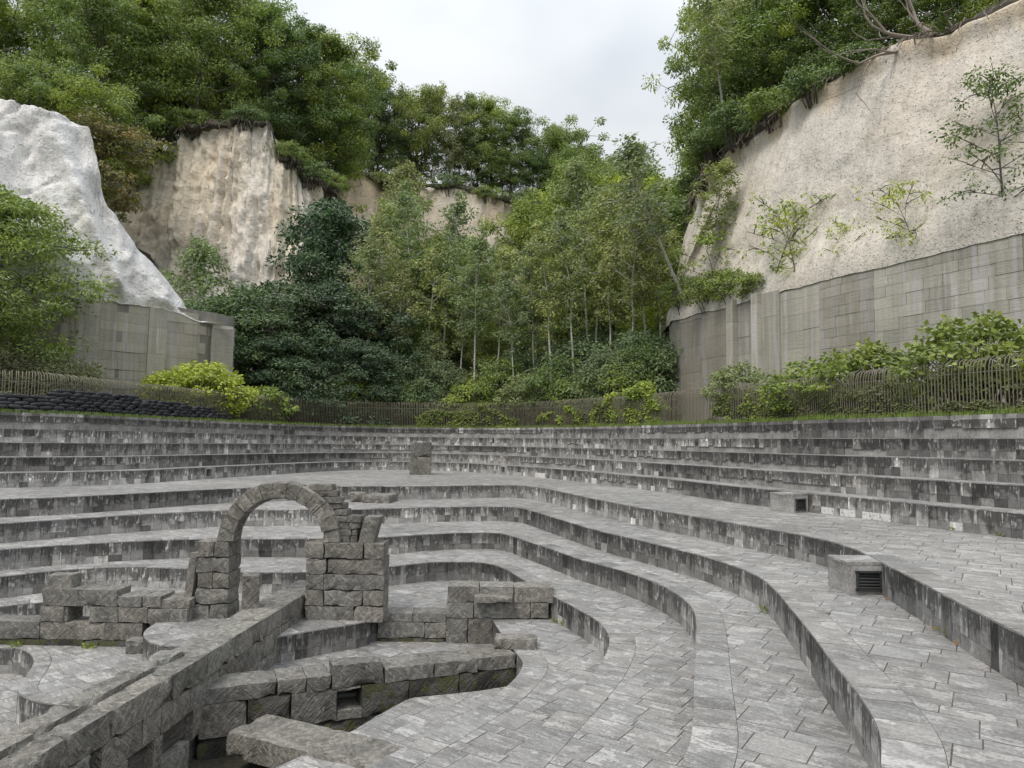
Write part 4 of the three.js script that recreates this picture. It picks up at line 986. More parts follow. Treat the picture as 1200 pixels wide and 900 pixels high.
// ---------------------------------------------------------------- sawn quarry walls: blocks in courses, recessed joints
function sawnWall(g, foot, from, to, y0, y1, o) {
  const f = framer(foot === FOOT_R ? straightLine(foot) : openCurve(foot, 0.25), false), rnd = rng(o.seed);
  let s = from * f.len, bay = 0; const end = to * f.len;
  // backing
  { const pos = [], uv = [], col = [], idx = [], n = Math.ceil((end - s) / 0.5); for (let i = 0; i <= n; i++) { const q = f(mix(s, end, i / n)); for (const y of [y0, y1]) { pos.push(q.x + q.nx * 0.035, y, q.z + q.nz * 0.035); uv.push(i * 0.5, y); col.push(0.55, 0.55, 0.55); } if (i) { const k = (i - 1) * 2; idx.push(k, k + 2, k + 1, k + 1, k + 2, k + 3); } } part('backing', geo(pos, uv, col, idx), M.cut, g); }
  while (s < end - 0.1) {
    const kind = o.bays[bay % o.bays.length], w = Math.min(kind.w, end - s);
    const q0 = f(s), q1 = f(s + w);
    let y = y0, row = 0; const top = typeof o.top === 'function' ? o.top((s + w / 2) / f.len, f(s + w / 2)) : y1;
    while (y < top - 0.05) {
      let h = Math.min(kind.h * (0.85 + rnd() * 0.3), top - y); if (top - y - h < 0.12) h = top - y;
      let x = 0, first = true;
      while (x < w - 0.02) {
        let l = kind.l * (0.7 + rnd() * 0.6); if (first && row % 2) l *= 0.55; first = false; if (w - x - l < kind.l * 0.4) l = w - x;
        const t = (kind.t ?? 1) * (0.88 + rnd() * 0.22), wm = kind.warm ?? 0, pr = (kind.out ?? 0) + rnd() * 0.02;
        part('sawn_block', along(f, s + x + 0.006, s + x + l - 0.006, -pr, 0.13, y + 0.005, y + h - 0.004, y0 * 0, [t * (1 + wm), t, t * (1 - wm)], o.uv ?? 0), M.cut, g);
        x += l;
      }
      y += h; row++;
    }
    s += w; bay++;
  }
}
{
  const g = thing('sawn_wall', 'grey sawn stone wall with deep vertical cuts below the huge cliff', 'quarry wall');
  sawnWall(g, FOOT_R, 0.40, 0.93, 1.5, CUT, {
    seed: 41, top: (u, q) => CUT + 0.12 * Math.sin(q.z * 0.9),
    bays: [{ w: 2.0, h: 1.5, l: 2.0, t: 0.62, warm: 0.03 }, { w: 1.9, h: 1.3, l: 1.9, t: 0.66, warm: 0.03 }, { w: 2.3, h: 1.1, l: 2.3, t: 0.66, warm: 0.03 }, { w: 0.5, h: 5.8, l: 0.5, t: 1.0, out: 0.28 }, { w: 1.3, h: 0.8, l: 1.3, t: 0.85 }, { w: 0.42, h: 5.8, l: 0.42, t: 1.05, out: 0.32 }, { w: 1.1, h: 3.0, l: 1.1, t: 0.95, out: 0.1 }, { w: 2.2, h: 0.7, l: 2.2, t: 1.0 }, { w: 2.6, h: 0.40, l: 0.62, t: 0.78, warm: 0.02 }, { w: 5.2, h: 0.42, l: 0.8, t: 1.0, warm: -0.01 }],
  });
}
{
  const g = thing('sawn_wall', 'grey sawn stone wall with a corner post below the white rock', 'quarry wall');
  sawnWall(g, FOOT_L, 0.56, 0.90, 1.5, CUT, { seed: 47, uv: 4, top: (u, q) => CUT - 0.05 - 0.5 * smooth(-17.6, -16.4, q.x), bays: [{ w: 2.4, h: 0.5, l: 2.4, t: 0.86, warm: 0.03 }, { w: 1.0, h: 0.9, l: 1.0, t: 1.0, out: 0.03 }, { w: 2.2, h: 0.5, l: 2.2, t: 0.84, warm: 0.03 }, { w: 0.9, h: 1.4, l: 0.9, t: 1.0, out: 0.05 }, { w: 1.6, h: 0.6, l: 1.6, t: 0.86, warm: 0.03 }] });
  const post = part('corner_post', whiteVerts(box(1.1, 5.8, 1.1, 0.02), 0.62), M.cut, g); post.position.set(-15.75, 1.6, -38.95); post.rotation.y = 0.5;
  const cap = part('post_cap', whiteVerts(box(1.05, 0.16, 1.05, 0.05), 0.95), M.cut, g); cap.position.set(-15.75, 7.4, -38.95); cap.rotation.y = 0.5;
}

// ---------------------------------------------------------------- trees and shrubs
// leaves are small folded blades; each carries its own shade of its plant's green
function leafCloud(n, seed, place, o) {
  const rnd = rng(seed), pos = new Float32Array(n * 12), nor = new Float32Array(n * 12), col = new Float32Array(n * 12), idx = new Uint32Array(n * 6);
  const a = new THREE.Vector3(), t = new THREE.Vector3(), s = new THREE.Vector3(), nn = new THREE.Vector3();
  for (let i = 0; i < n; i++) {
    const p = place(rnd);                                       // {x,y,z, ox,oy,oz: way out of the clump, k: tint 0..1}
    t.set(rnd() - 0.5 + p.ox * 0.7, rnd() - 0.75 + p.oy * 0.3, rnd() - 0.5 + p.oz * 0.7).normalize();
    nn.set((rnd() - 0.5) * 1.5 + p.ox * 0.9, 0.25 + rnd() * 0.8, (rnd() - 0.5) * 1.5 + p.oz * 0.9).normalize();
    s.crossVectors(nn, t).normalize(); nn.crossVectors(t, s).normalize();
    const L = o.size * (0.65 + rnd() * 0.7), W = L * (o.width ?? 0.5) * 0.5, f = L * 0.12;
    const V = [[0, 0, 0], [L * 0.45, W, -f], [L, 0, -f * 0.6], [L * 0.45, -W, -f]];
    const b = (o.bright ?? 1) * (0.72 + rnd() * 0.56), warm = p.k ?? rnd();
    const c0 = o.c0, c1 = o.c1;
    for (let k = 0; k < 4; k++) {
      const q = i * 12 + k * 3, [l, w, z] = V[k];
      pos[q] = p.x + t.x * l + s.x * w + nn.x * z; pos[q + 1] = p.y + t.y * l + s.y * w + nn.y * z; pos[q + 2] = p.z + t.z * l + s.z * w + nn.z * z;
      nor[q] = nn.x; nor[q + 1] = nn.y; nor[q + 2] = nn.z;
      col[q] = mix(c0[0], c1[0], warm) * b; col[q + 1] = mix(c0[1], c1[1], warm) * b; col[q + 2] = mix(c0[2], c1[2], warm) * b;
    }
    idx.set([i * 4, i * 4 + 2, i * 4 + 1, i * 4, i * 4 + 3, i * 4 + 2], i * 6);
  }
  const g = new THREE.BufferGeometry();
  g.setAttribute('position', new THREE.BufferAttribute(pos, 3)); g.setAttribute('normal', new THREE.BufferAttribute(nor, 3)); g.setAttribute('color', new THREE.BufferAttribute(col, 3)); g.setIndex(new THREE.BufferAttribute(idx, 1));
  return g;
}
function limb(points, r0, r1, sides = 6) {                      // tapered tube
  const c = new THREE.CatmullRomCurve3(points), n = points.length * 3, g = new THREE.TubeGeometry(c, n, 1, sides), p = g.attributes.position, uv = g.attributes.uv;
  const L = c.getLength();
  for (let i = 0; i <= n; i++) {
    const q = c.getPointAt(i / n), r = mix(r0, r1, i / n);
    for (let k = 0; k <= sides; k++) { const m = i * (sides + 1) + k; p.setXYZ(m, q.x + (p.getX(m) - q.x) * r, q.y + (p.getY(m) - q.y) * r, q.z + (p.getZ(m) - q.z) * r); uv.setXY(m, k / sides * 0.5, i / n * L); }
  }
  g.computeVertexNormals(); return g;
}
const V3 = (x, y, z) => new THREE.Vector3(x, y, z);
// a tree of unit kind: real size in metres, base at the origin
function growTree(seed, o) {
  const rnd = rng(seed), H = o.h, wood = [], tips = [];
  const trunk = [], lean = o.lean ?? 0.06, la = rnd() * 6.28;
  for (let k = 0; k <= 6; k++) { const t = k / 6; trunk.push(V3(Math.cos(la) * lean * H * t * t + (rnd() - 0.5) * 0.02 * H * t, H * 0.9 * t - 0.3 * (k === 0), Math.sin(la) * lean * H * t * t + (rnd() - 0.5) * 0.02 * H * t)); }
  const spine = new THREE.CatmullRomCurve3(trunk);
  wood.push(limb(trunk, o.r, o.r * 0.15, 7));
  const env = (t) => {                                           // crown half-width over height 0..1 of the crown
    if (o.form === 'cone') return Math.pow(1 - t, 0.7) * 0.95 + 0.05;
    if (o.form === 'column') return Math.sin(Math.PI * Math.pow(t, 0.75)) * 0.85 + 0.12;
    if (o.form === 'dome') return Math.sqrt(Math.max(0, 1 - t * t)) * 0.95 + 0.05;
    return Math.pow(Math.sin(Math.PI * (0.12 + 0.86 * t)), 0.6);
  };
  for (let i = 0; i < o.limbs; i++) {
    const t = (i + rnd() * 0.8) / o.limbs, y0 = mix(o.base, 0.93, t), an = i * 2.399 + rnd() * 0.9, reach = o.w * 0.5 * env(t) * (0.7 + rnd() * 0.45), q = spine.getPointAt(clamp(y0 / 0.93));
    const rise = reach * mix(0.15, 0.85, t) * (o.droop ? 0.5 : 1) + rnd() * 0.3, dir = [Math.cos(an), Math.sin(an)];
    const p1 = V3(q.x + dir[0] * reach * 0.5, q.y + rise * 0.55, q.z + dir[1] * reach * 0.5), p2 = V3(q.x + dir[0] * reach + (rnd() - 0.5) * 0.4, q.y + rise - (o.droop ?? 0) * reach * 0.4, q.z + dir[1] * reach + (rnd() - 0.5) * 0.4);
    wood.push(limb([q.clone(), p1, p2], o.r * 0.32 * (1.15 - t * 0.7), 0.012, 5));
    const c = new THREE.CatmullRomCurve3([q.clone(), p1, p2]);
    const m = o.twigs ?? 5;
    for (let k = 0; k < m; k++) {
      const u = mix(0.35, 1, (k + rnd()) / m), e = c.getPointAt(Math.min(1, u)), sp = reach * 0.34 + 0.15;
      tips.push([e.x + (rnd() - 0.5) * 2 * sp, e.y + (rnd() - 0.3) * sp, e.z + (rnd() - 0.5) * 2 * sp, (o.clump ?? 0.1) * o.w * (0.6 + rnd() * 0.7), rnd()]);
      if (rnd() < 0.6) { const tp = tips[tips.length - 1]; wood.push(limb([e, V3((e.x + tp[0]) / 2, (e.y + tp[1]) / 2 + 0.05, (e.z + tp[2]) / 2), V3(tp[0], tp[1], tp[2])], 0.022 * (1 + o.r * 2), 0.006, 4)); }
    }
  }
  { const e = spine.getPointAt(1); for (let k = 0; k < 5; k++) tips.push([e.x + (rnd() - 0.5) * o.w * 0.16, e.y + (rnd() - 0.2) * H * 0.09, e.z + (rnd() - 0.5) * o.w * 0.16, (o.clump ?? 0.1) * o.w * 0.7, rnd()]); }
  const flat = o.flat ?? 0.55;
  const crown = leafCloud(o.leaves, seed + 1, (r) => {
    const c = tips[Math.floor(r() * tips.length)];
    const a = r() * 6.283, z = r() * 2 - 1, rad = Math.pow(r(), 0.45), xy = Math.sqrt(1 - z * z), ox = Math.cos(a) * xy, oz = Math.sin(a) * xy;
    const sag = (o.droop ?? 0) * rad * xy * c[3] * 0.6;
    return { x: c[0] + ox * rad * c[3], y: c[1] + z * rad * c[3] * flat - sag, z: c[2] + oz * rad * c[3], ox, oy: z, oz, k: clamp(c[4] * 0.6 + r() * 0.4) };
  }, o);
  return { wood: mergeGeometries(wood), crown, o };
}
const G = {   // a leaf's reflected and transmitted light together, linear
  mid: [[0.150, 0.240, 0.038], [0.330, 0.420, 0.062]], deep: [[0.090, 0.165, 0.036], [0.200, 0.295, 0.054]], dark: [[0.046, 0.098, 0.036], [0.095, 0.172, 0.050]],
  pale: [[0.200, 0.275, 0.095], [0.350, 0.410, 0.140]], young: [[0.250, 0.365, 0.045], [0.470, 0.550, 0.080]], rust: [[0.150, 0.205, 0.045], [0.310, 0.245, 0.078]], grey: [[0.130, 0.200, 0.085], [0.240, 0.310, 0.120]],
  lime: [[0.360, 0.470, 0.050], [0.600, 0.650, 0.080]], ivy: [[0.150, 0.230, 0.040], [0.350, 0.420, 0.070]], dull: [[0.120, 0.155, 0.042], [0.220, 0.245, 0.068]],
};
const pal = (k) => ({ c0: G[k][0], c1: G[k][1] });
const KIND = [
  { n: 'broadleaf_tree', bark: 'bark', v: [11, 12, 13].map((s) => growTree(s, { h: 11, w: 8.5, base: 0.22, r: 0.2, limbs: 26, twigs: 5, leaves: 22000, size: 0.19, clump: 0.1, ...pal('mid') })) },
  { n: 'birch_tree', bark: 'birch', v: [21, 22].map((s) => growTree(s, { h: 12, w: 4.6, base: 0.3, r: 0.12, limbs: 24, twigs: 4, clump: 0.13, form: 'column', leaves: 7500, size: 0.21, lean: 0.05, flat: 0.8, ...pal('pale') })) },
  { n: 'dense_tree', bark: 'bark', v: [31, 32].map((s) => growTree(s, { h: 9, w: 8, base: 0.06, r: 0.2, limbs: 30, twigs: 6, clump: 0.11, form: 'dome', droop: 0.5, leaves: 19000, size: 0.24, flat: 0.4, ...pal('dark') })) },
  { n: 'young_tree', bark: 'birch', v: [41, 42].map((s) => growTree(s, { h: 9.5, w: 4.6, base: 0.2, r: 0.09, limbs: 26, twigs: 4, clump: 0.13, leaves: 9000, size: 0.24, lean: 0.1, flat: 0.6, ...pal('young') })) },
  { n: 'sapling', bark: 'bark', v: [51, 52].map((s) => growTree(s, { h: 3, w: 2.6, base: 0.3, r: 0.035, limbs: 11, twigs: 4, clump: 0.12, leaves: 700, size: 0.14, lean: 0.25, ...pal('young') })) },
  { n: 'broadleaf_tree', bark: 'bark', v: [61, 62, 63].map((s) => growTree(s, { h: 11, w: 8, base: 0.18, r: 0.2, limbs: 26, twigs: 5, leaves: 22000, size: 0.19, clump: 0.1, ...pal('deep') })) },
  { n: 'reddening_tree', bark: 'bark', v: [71].map((s) => growTree(s, { h: 8, w: 6.5, base: 0.15, r: 0.14, limbs: 24, twigs: 5, clump: 0.12, leaves: 11000, size: 0.24, flat: 0.4, ...pal('rust') })) },
  { n: 'leafy_bush', bark: 'bark', v: [81, 82].map((s) => growTree(s, { h: 3.6, w: 5, base: 0.04, r: 0.06, limbs: 22, twigs: 5, clump: 0.13, form: 'dome', leaves: 8000, size: 0.17, ...pal('grey') })) },
  { n: 'slender_birch', bark: 'birch', v: [101, 102, 103].map((s) => growTree(s, { h: 12, w: 2.9, base: 0.5, r: 0.085, limbs: 20, twigs: 3, clump: 0.15, form: 'column', leaves: 3200, size: 0.18, lean: 0.07, flat: 0.8, ...pal('pale') })) },
  { n: 'small_tree', bark: 'bark', v: [111].map((s) => growTree(s, { h: 5.6, w: 3.4, base: 0.2, r: 0.05, limbs: 18, twigs: 4, clump: 0.11, leaves: 2600, size: 0.12, lean: 0.1, ...pal('deep') })) },
];
const ZONE = {
  lh: ['on the hilltop behind the white rock and tan cliff', 'hilltop trees above the white rock'],
  le: ['at the edge of the hilltop, hanging over the tan cliff', 'trees along the tan cliff edge'],
  cr: ['on the far ridge above the ochre cliff', 'trees on the far ridge'],
  rh: ['on top of the huge pale cliff', 'trees on the huge cliff'],
  vd: ['behind the fence at the foot of the tan cliff', 'dark trees at the foot of the tan cliff'],
  vc: ['in the overgrown valley behind the fence', 'trees filling the valley'],
  vb: ['close behind the fence at the valley mouth', 'bushes at the valley mouth'],
};
const LOOK = ['mid-green broadleaf tree', 'slender pale-barked birch', 'dense dark green tree', 'light yellow-green young tree', 'thin sapling', 'deep green broadleaf tree', 'reddening broadleaf tree', 'grey-green bush', 'slim birch with a sparse crown'];
function plantTree(kind, x, y, z, h, opt = {}) {
  const K = KIND[kind], v = K.v[Math.floor(hash3(Math.round(x * 10), Math.round(z * 10), 3) * K.v.length)], s = h / v.o.h;
  const t = thing(K.n, opt.label, K.n.includes('bush') ? 'bush' : K.n.includes('sapling') ? 'sapling' : 'tree', opt.group);
  part('trunk', v.wood, M[K.bark], t); part('crown', v.crown, M.leaves[Math.floor(hash3(Math.round(x * 13), Math.round(z * 13), 21) * 6)], t);
  const w = s * (opt.w ?? 1);
  t.position.set(x, y, z); t.rotation.y = opt.turn ?? hash3(Math.round(x * 7), Math.round(z * 7), 9) * 6.28; t.scale.set(w, s, w);
  if (opt.tilt) t.rotation.z = opt.tilt;
  return t;
}
const TREES = [
 [-48.3, -58.0, 38.6, 0, 1, "lh"],
 [-48.2, -62.0, 40.8, 5, 1, "lh"],
 [-43.1, -60.0, 38.5, 0, 1, "lh"],
 [-43.2, -64.0, 42.4, 5, 1, "lh"],
 [-38.8, -62.0, 40.6, 0, 1, "lh"],
 [-34.1, -58.0, 37.8, 0, 1, "lh"],
 [-37.0, -66.0, 44.9, 5, 1, "lh"],
 [-32.1, -61.0, 41.0, 3, 1, "lh"],
 [-32.5, -66.0, 45.0, 0, 1, "lh"],
 [-27.8, -61.0, 41.0, 0, 1, "lh"],
 [-28.0, -66.0, 44.4, 5, 1, "lh"],
 [-25.2, -65.0, 42.9, 0, 1, "lh"],
 [-23.2, -67.0, 44.9, 1, 1, "lh"],
 [-21.0, -67.0, 41.5, 5, 1, "lh"],
 [-19.6, -69.0, 41.5, 0, 1, "lh"],
 [-18.0, -71.0, 40.9, 5, 1, "lh"],
 [-36.6, -52.0, 29.5, 0, 1, "le"],
 [-34.3, -53.0, 29.3, 5, 1, "le"],
 [-31.3, -52.0, 27.9, 0, 1, "le"],
 [-29.7, -50.0, 24.8, 6, 1, "le"],
 [-33.8, -62.0, 35.8, 0, 1, "le"],
 [-33.2, -66.0, 37.9, 0, 1, "le"],
 [-31.2, -67.0, 38.1, 5, 1, "le"],
 [-28.3, -66.0, 37.1, 3, 1, "le"],
 [-26.0, -67.0, 37.2, 0, 1, "le"],
 [-23.8, -68.0, 36.2, 0, 1, "le"],
 [-22.1, -70.0, 35.8, 5, 1, "le"],
 [-20.4, -72.0, 35.2, 0, 1, "le"],
 [-20.0, -88.2, 48.6, 5, 1, "cr"],
 [-16.9, -87.0, 47.4, 5, 1, "cr"],
 [-14.5, -88.2, 47.1, 1, 1, "cr"],
 [-12.4, -88.0, 47.7, 0, 1, "cr"],
 [-10.2, -87.8, 48.1, 1, 1, "cr"],
 [-7.8, -87.4, 46.8, 1, 1, "cr"],
 [-5.4, -88.0, 47.4, 1, 1, "cr"],
 [-3.0, -90.0, 46.6, 0, 1, "cr"],
 [-0.5, -88.0, 44.3, 5, 1, "cr"],
 [1.9, -90.0, 43.7, 1, 1, "cr"],
 [4.9, -92.0, 45.6, 1, 1, "cr"],
 [7.0, -90.0, 41.6, 0, 1, "cr"],
 [-18.2, -89.8, 43.6, 5, 1, "cr"],
 [-13.6, -89.8, 42.5, 5, 1, "cr"],
 [-7.0, -89.8, 41.5, 5, 1, "cr"],
 [-1.5, -89.0, 39.5, 5, 1, "cr"],
 [2.3, -89.0, 39.0, 5, 1, "cr"],
 [5.6, -89.8, 37.7, 0, 1, "cr"],
 [10.7, -98.0, 45.4, 1, 1, "cr"],
 [12.9, -96.0, 42.4, 0, 1, "cr"],
 [16.1, -94.0, 42.5, 1, 1, "cr"],
 [-21.9, -90.6, 42.8, 5, 1, "cr"],
 [-4.8, -89.8, 42.6, 5, 1, "cr"],
 [8.1, -88.0, 37.6, 5, 1, "cr"],
 [14.2, -48.0, 31.7, 0, 1, "rh"],
 [15.8, -50.0, 34.1, 5, 1, "rh"],
 [14.2, -44.0, 31.0, 0, 1, "rh"],
 [14.8, -42.0, 30.2, 5, 1, "rh"],
 [16.0, -40.5, 29.4, 0, 1, "rh"],
 [17.2, -39.0, 28.4, 5, 1, "rh"],
 [18.6, -38.0, 28.0, 0, 1, "rh"],
 [19.6, -36.0, 26.6, 5, 1, "rh"],
 [20.4, -34.0, 25.3, 0, 1, "rh"],
 [21.2, -32.0, 24.3, 5, 1, "rh"],
 [22.4, -30.5, 23.7, 0, 1, "rh"],
 [13.7, -46.0, 26.6, 0, 1, "rh"],
 [14.2, -43.0, 26.1, 5, 1, "rh"],
 [15.6, -41.0, 25.8, 0, 1, "rh"],
 [16.8, -39.0, 25.1, 5, 1, "rh"],
 [-17.1, -43.0, 11.0, 2, 1, "vd"],
 [-15.6, -44.0, 11.8, 2, 1, "vd"],
 [-13.9, -46.0, 12.1, 2, 1, "vd"],
 [-11.3, -47.0, 12.6, 2, 1, "vd"],
 [-9.4, -48.0, 11.3, 2, 1, "vd"],
 [-14.2, -54.0, 19.7, 2, 1, "vd"],
 [-13.8, -43.0, 8.4, 2, 1, "vd"],
 [-9.6, -45.0, 8.3, 2, 1, "vd"],
 [-20.2, -46.0, 15.3, 1, 1, "vc"],
 [-8.4, -60.0, 25.5, 1, 1, "vc"],
 [-10.0, -58.0, 21.4, 1, 1, "vc"],
 [-5.9, -62.0, 21.1, 1, 1, "vc"],
 [-3.6, -60.0, 20.2, 1, 1, "vc"],
 [-1.4, -57.0, 18.6, 1, 1, "vc"],
 [-8.0, -54.0, 16.0, 1, 1, "vc"],
 [-5.2, -53.0, 16.3, 0, 1, "vc"],
 [-2.5, -53.0, 15.3, 1, 1, "vc"],
 [0.7, -60.0, 20.4, 0, 1, "vc"],
 [2.8, -62.0, 24.3, 3, 1, "vc"],
 [5.0, -60.0, 24.9, 0, 1, "vc"],
 [7.5, -62.0, 24.5, 0, 1, "vc"],
 [9.2, -58.0, 23.9, 3, 1, "vc"],
 [10.5, -54.0, 22.4, 3, 1, "vc"],
 [11.3, -50.0, 18.9, 0, 1, "vc"],
 [1.1, -52.0, 14.8, 1, 1, "vc"],
 [3.7, -53.0, 15.9, 0, 1, "vc"],
 [6.1, -51.0, 14.3, 0, 1, "vc"],
 [8.2, -49.0, 14.4, 3, 1, "vc"],
 [9.2, -44.0, 11.5, 3, 1, "vc"],
 [-0.1, -49.0, 9.9, 0, 1, "vc"],
 [2.4, -49.0, 9.3, 1, 1, "vc"],
 [-2.3, -48.0, 8.7, 1, 1, "vc"],
 [-5.2, -48.0, 9.4, 1, 1, "vc"],
 [-4.1, -56.0, 14.0, 0, 1, "vc"],
 [-0.8, -55.0, 13.9, 1, 1, "vc"],
 [5.9, -56.0, 19.3, 0, 1, "vc"],
 [3.3, -57.0, 18.5, 1, 1, "vc"],
 [8.1, -53.0, 17.9, 3, 1, "vc"],
 [-6.9, -57.0, 14.2, 1, 1, "vc"],
 [4.8, -45.0, 7.9, 7, 1, "vb"],
 [6.5, -43.0, 7.0, 7, 1, "vb"],
 [3.0, -46.0, 7.2, 7, 1, "vb"],
 [8.0, -41.0, 7.6, 7, 1, "vb"],
 [0.5, -47.0, 7.0, 7, 1, "vb"],
 [-7.2, -47.0, 6.4, 7, 1, "vb"],
 [-9.4, -47.0, 15.9, 8, 1, "vc"],
 [-8.7, -48.0, 18.2, 8, 1, "vc"],
 [-7.6, -47.0, 14.6, 8, 1, "vc"],
 [-7.2, -50.0, 20.6, 8, 1, "vc"],
 [-5.7, -47.5, 16.8, 8, 1, "vc"],
 [-4.8, -49.0, 19.4, 8, 1, "vc"],
 [-3.4, -47.0, 14.3, 8, 1, "vc"],
 [-2.4, -46.0, 16.3, 8, 1, "vc"],
 [-1.0, -46.0, 15.7, 8, 1, "vc"],
 [0.2, -44.0, 13.0, 8, 1, "vc"],
 [1.4, -45.0, 15.4, 8, 1, "vc"],
 [2.4, -43.0, 16.2, 8, 1, "vc"],
 [3.7, -42.5, 17.1, 8, 1, "vc"],
 [5.0, -44.0, 19.0, 8, 1, "vc"],
 [5.7, -42.0, 16.4, 8, 1, "vc"],
 [6.7, -41.0, 17.1, 8, 1, "vc"],
 [7.8, -41.5, 19.1, 8, 1, "vc"],
 [8.6, -41.0, 16.9, 8, 1, "vc"],
 [4.8, -46.0, 20.7, 8, 1, "vc"],
 [-14.7, -89.0, 49.1, 8, 1, "cr"],
 [-10.0, -88.0, 49.1, 8, 1, "cr"],
 [-6.1, -88.0, 48.0, 8, 1, "cr"],
 [-11.9, -90.0, 48.3, 8, 1, "cr"],
 [5.7, -93.0, 46.8, 8, 1, "cr"],
 [10.0, -96.0, 45.7, 8, 1, "cr"],
 [16.2, -94.0, 42.7, 8, 1, "cr"],
 [-23.3, -66.0, 44.4, 8, 1, "lh"],
 [-25.7, -68.0, 45.4, 8, 1, "lh"],
];

for (const [x, z, top, kind, w, zone] of TREES) {
  let y = landY(x, z) - 0.1, h = (top - y) * (zone === 'cr' ? 0.86 : 0.94);
  const lo = [6, 6.5, 4, 4.5, 1.5, 6, 5, 2, 7][kind], hi = [15, 17, 13, 15, 5, 15, 10, 7, 16][kind];
  if (h > hi) y = top - hi; h = clamp(h, lo, hi);
  plantTree(kind, x, Math.max(y, landY(x, z) - 0.1), z, h, { label: LOOK[kind] + ' ' + ZONE[zone][0], group: ZONE[zone][1], w: clamp(Math.pow(KIND[kind].v[0].o.h / h, 0.35), 0.75, 1.4) * (zone === 'rh' && z < -43 ? 0.72 : 1) });
}

// ---------------------------------------------------------------- plants along the fence and on the ledges
const alongFence = framer(FENCE, true);
function fenceNear(x, z) { let b = 1e9, bs = 0; for (let s = 0; s < alongFence.len; s += 0.1) { const q = alongFence(s), d = (q.x - x) ** 2 + (q.z - z) ** 2; if (d < b) { b = d; bs = s; } } return bs; }
// leaves climbing in and over a stretch of the fence: run in metres, back = how far it spreads behind the bars
function climber(name, x, z, run, o, label, group) {
  const s0 = fenceNear(x, z) - run / 2, t = thing(name, label, o.category ?? 'ivy', group), seed = o.seed;
  const crown = leafCloud(o.leaves, seed, (r) => {
    for (let k = 0; k < 30; k++) {
      const u = r(), s = s0 + u * run, n = fbm2(s * 0.9, 1, 3, seed), top = o.h * Math.pow(Math.sin(Math.PI * (0.06 + 0.88 * u)), 0.5) * (0.45 + n * 1.0), v = Math.pow(r(), o.hug ?? 0.8), y = v * top;
      if (fbm3(s * 1.3, y * 1.6, 3, 3, seed + 4) < (o.thin ?? 0.45)) continue;
      const q = alongFence(s), over = clamp((y - 1.15) / 0.5), d = mix(-0.05, o.back ?? 0.5, r()) - over * r() * (o.spill ?? 0.35);
      return { x: q.x + q.nx * d, y: TOP - 0.05 + y, z: q.z + q.nz * d, ox: -q.nx * 0.8, oy: 0.3, oz: -q.nz * 0.8, k: clamp(fbm2(s * 1.5, y * 2, 2, seed + 9) * 0.9 + r() * 0.3 - 0.1) };
    }
    const q = alongFence(s0 + run / 2); return { x: q.x + q.nx * 0.3, y: TOP, z: q.z + q.nz * 0.3, ox: 0, oy: 1, oz: 0 };
  }, o);
  part('leaves', crown, M.leaf, t);
  const rnd = rng(seed + 77), stems = [];
  for (let k = 0; k < run * 2.2; k++) { const s = s0 + rnd() * run, q = alongFence(s), d = 0.06 + rnd() * 0.2, pts = []; let y = TOP - 0.1, dx = 0; for (let j = 0; j < 4; j++) { const qq = alongFence(s + dx); pts.push(V3(qq.x + qq.nx * d, y, qq.z + qq.nz * d)); y += o.h * 0.26 * (0.6 + rnd() * 0.5); dx += (rnd() - 0.5) * 0.35; } stems.push(limb(pts, 0.012, 0.004, 4)); }
  part('stems', mergeGeometries(stems), M.bark, t).userData.kind = 'stuff';
}
climber('ivy', 12.6, -15.6, 6.5, { seed: 301, leaves: 9000, size: 0.085, width: 0.8, h: 1.0, back: 0.7, thin: 0.46, ...pal('dull') }, 'dull ivy behind the bars below the leafy knotweed', 'ivy on the fence');
climber('ivy', 10.2, -22.2, 7.5, { seed: 302, leaves: 9500, size: 0.085, width: 0.8, h: 1.15, back: 0.7, thin: 0.44, ...pal('dull') }, 'dull ivy mat behind the bars in front of the deep vertical cuts', 'ivy on the fence');
climber('ivy', 8.6, -27.0, 5.0, { seed: 303, leaves: 6000, size: 0.1, width: 0.8, h: 1.5, back: 0.6, thin: 0.46, ...pal('ivy') }, 'ivy spilling over the fence in front of the wall corner', 'ivy on the fence');
climber('ivy', 5.4, -34.6, 5.5, { seed: 304, leaves: 6500, size: 0.13, width: 0.8, h: 2.0, back: 0.6, thin: 0.46, ...pal('young') }, 'bright vine heaped over the fence at the valley mouth', 'ivy on the fence');
climber('ivy', 2.4, -39.0, 3.6, { seed: 305, leaves: 3200, size: 0.13, width: 0.8, h: 1.55, back: 0.5, thin: 0.5, ...pal('young') }, 'small bright vine topping the fence below the birches', 'ivy on the fence');
climber('ivy', 3.8, -36.6, 3.6, { seed: 308, leaves: 3600, size: 0.11, width: 0.8, h: 1.2, back: 0.5, thin: 0.46, ...pal('dull') }, 'brownish vine on the fence between the two bright vines', 'ivy on the fence');
climber('ivy', -2.4, -43.6, 6.5, { seed: 306, leaves: 6500, size: 0.13, width: 0.8, h: 1.35, back: 0.5, thin: 0.47, ...pal('ivy') }, 'ivy hanging on the fence behind the stone pillar', 'ivy on the fence');
climber('ivy', -18.2, -25.2, 6, { seed: 307, leaves: 3800, size: 0.11, width: 0.8, h: 0.95, back: 0.7, thin: 0.55, ...pal('dull') }, 'thin weeds behind the fence at the sandbags', 'ivy on the fence');
climber('ivy', -15.4, -32.4, 5, { seed: 309, leaves: 3000, size: 0.1, width: 0.8, h: 0.9, back: 0.5, thin: 0.56, ...pal('ivy') }, 'thin ivy on the fence below the lime-green shrub', 'ivy on the fence');

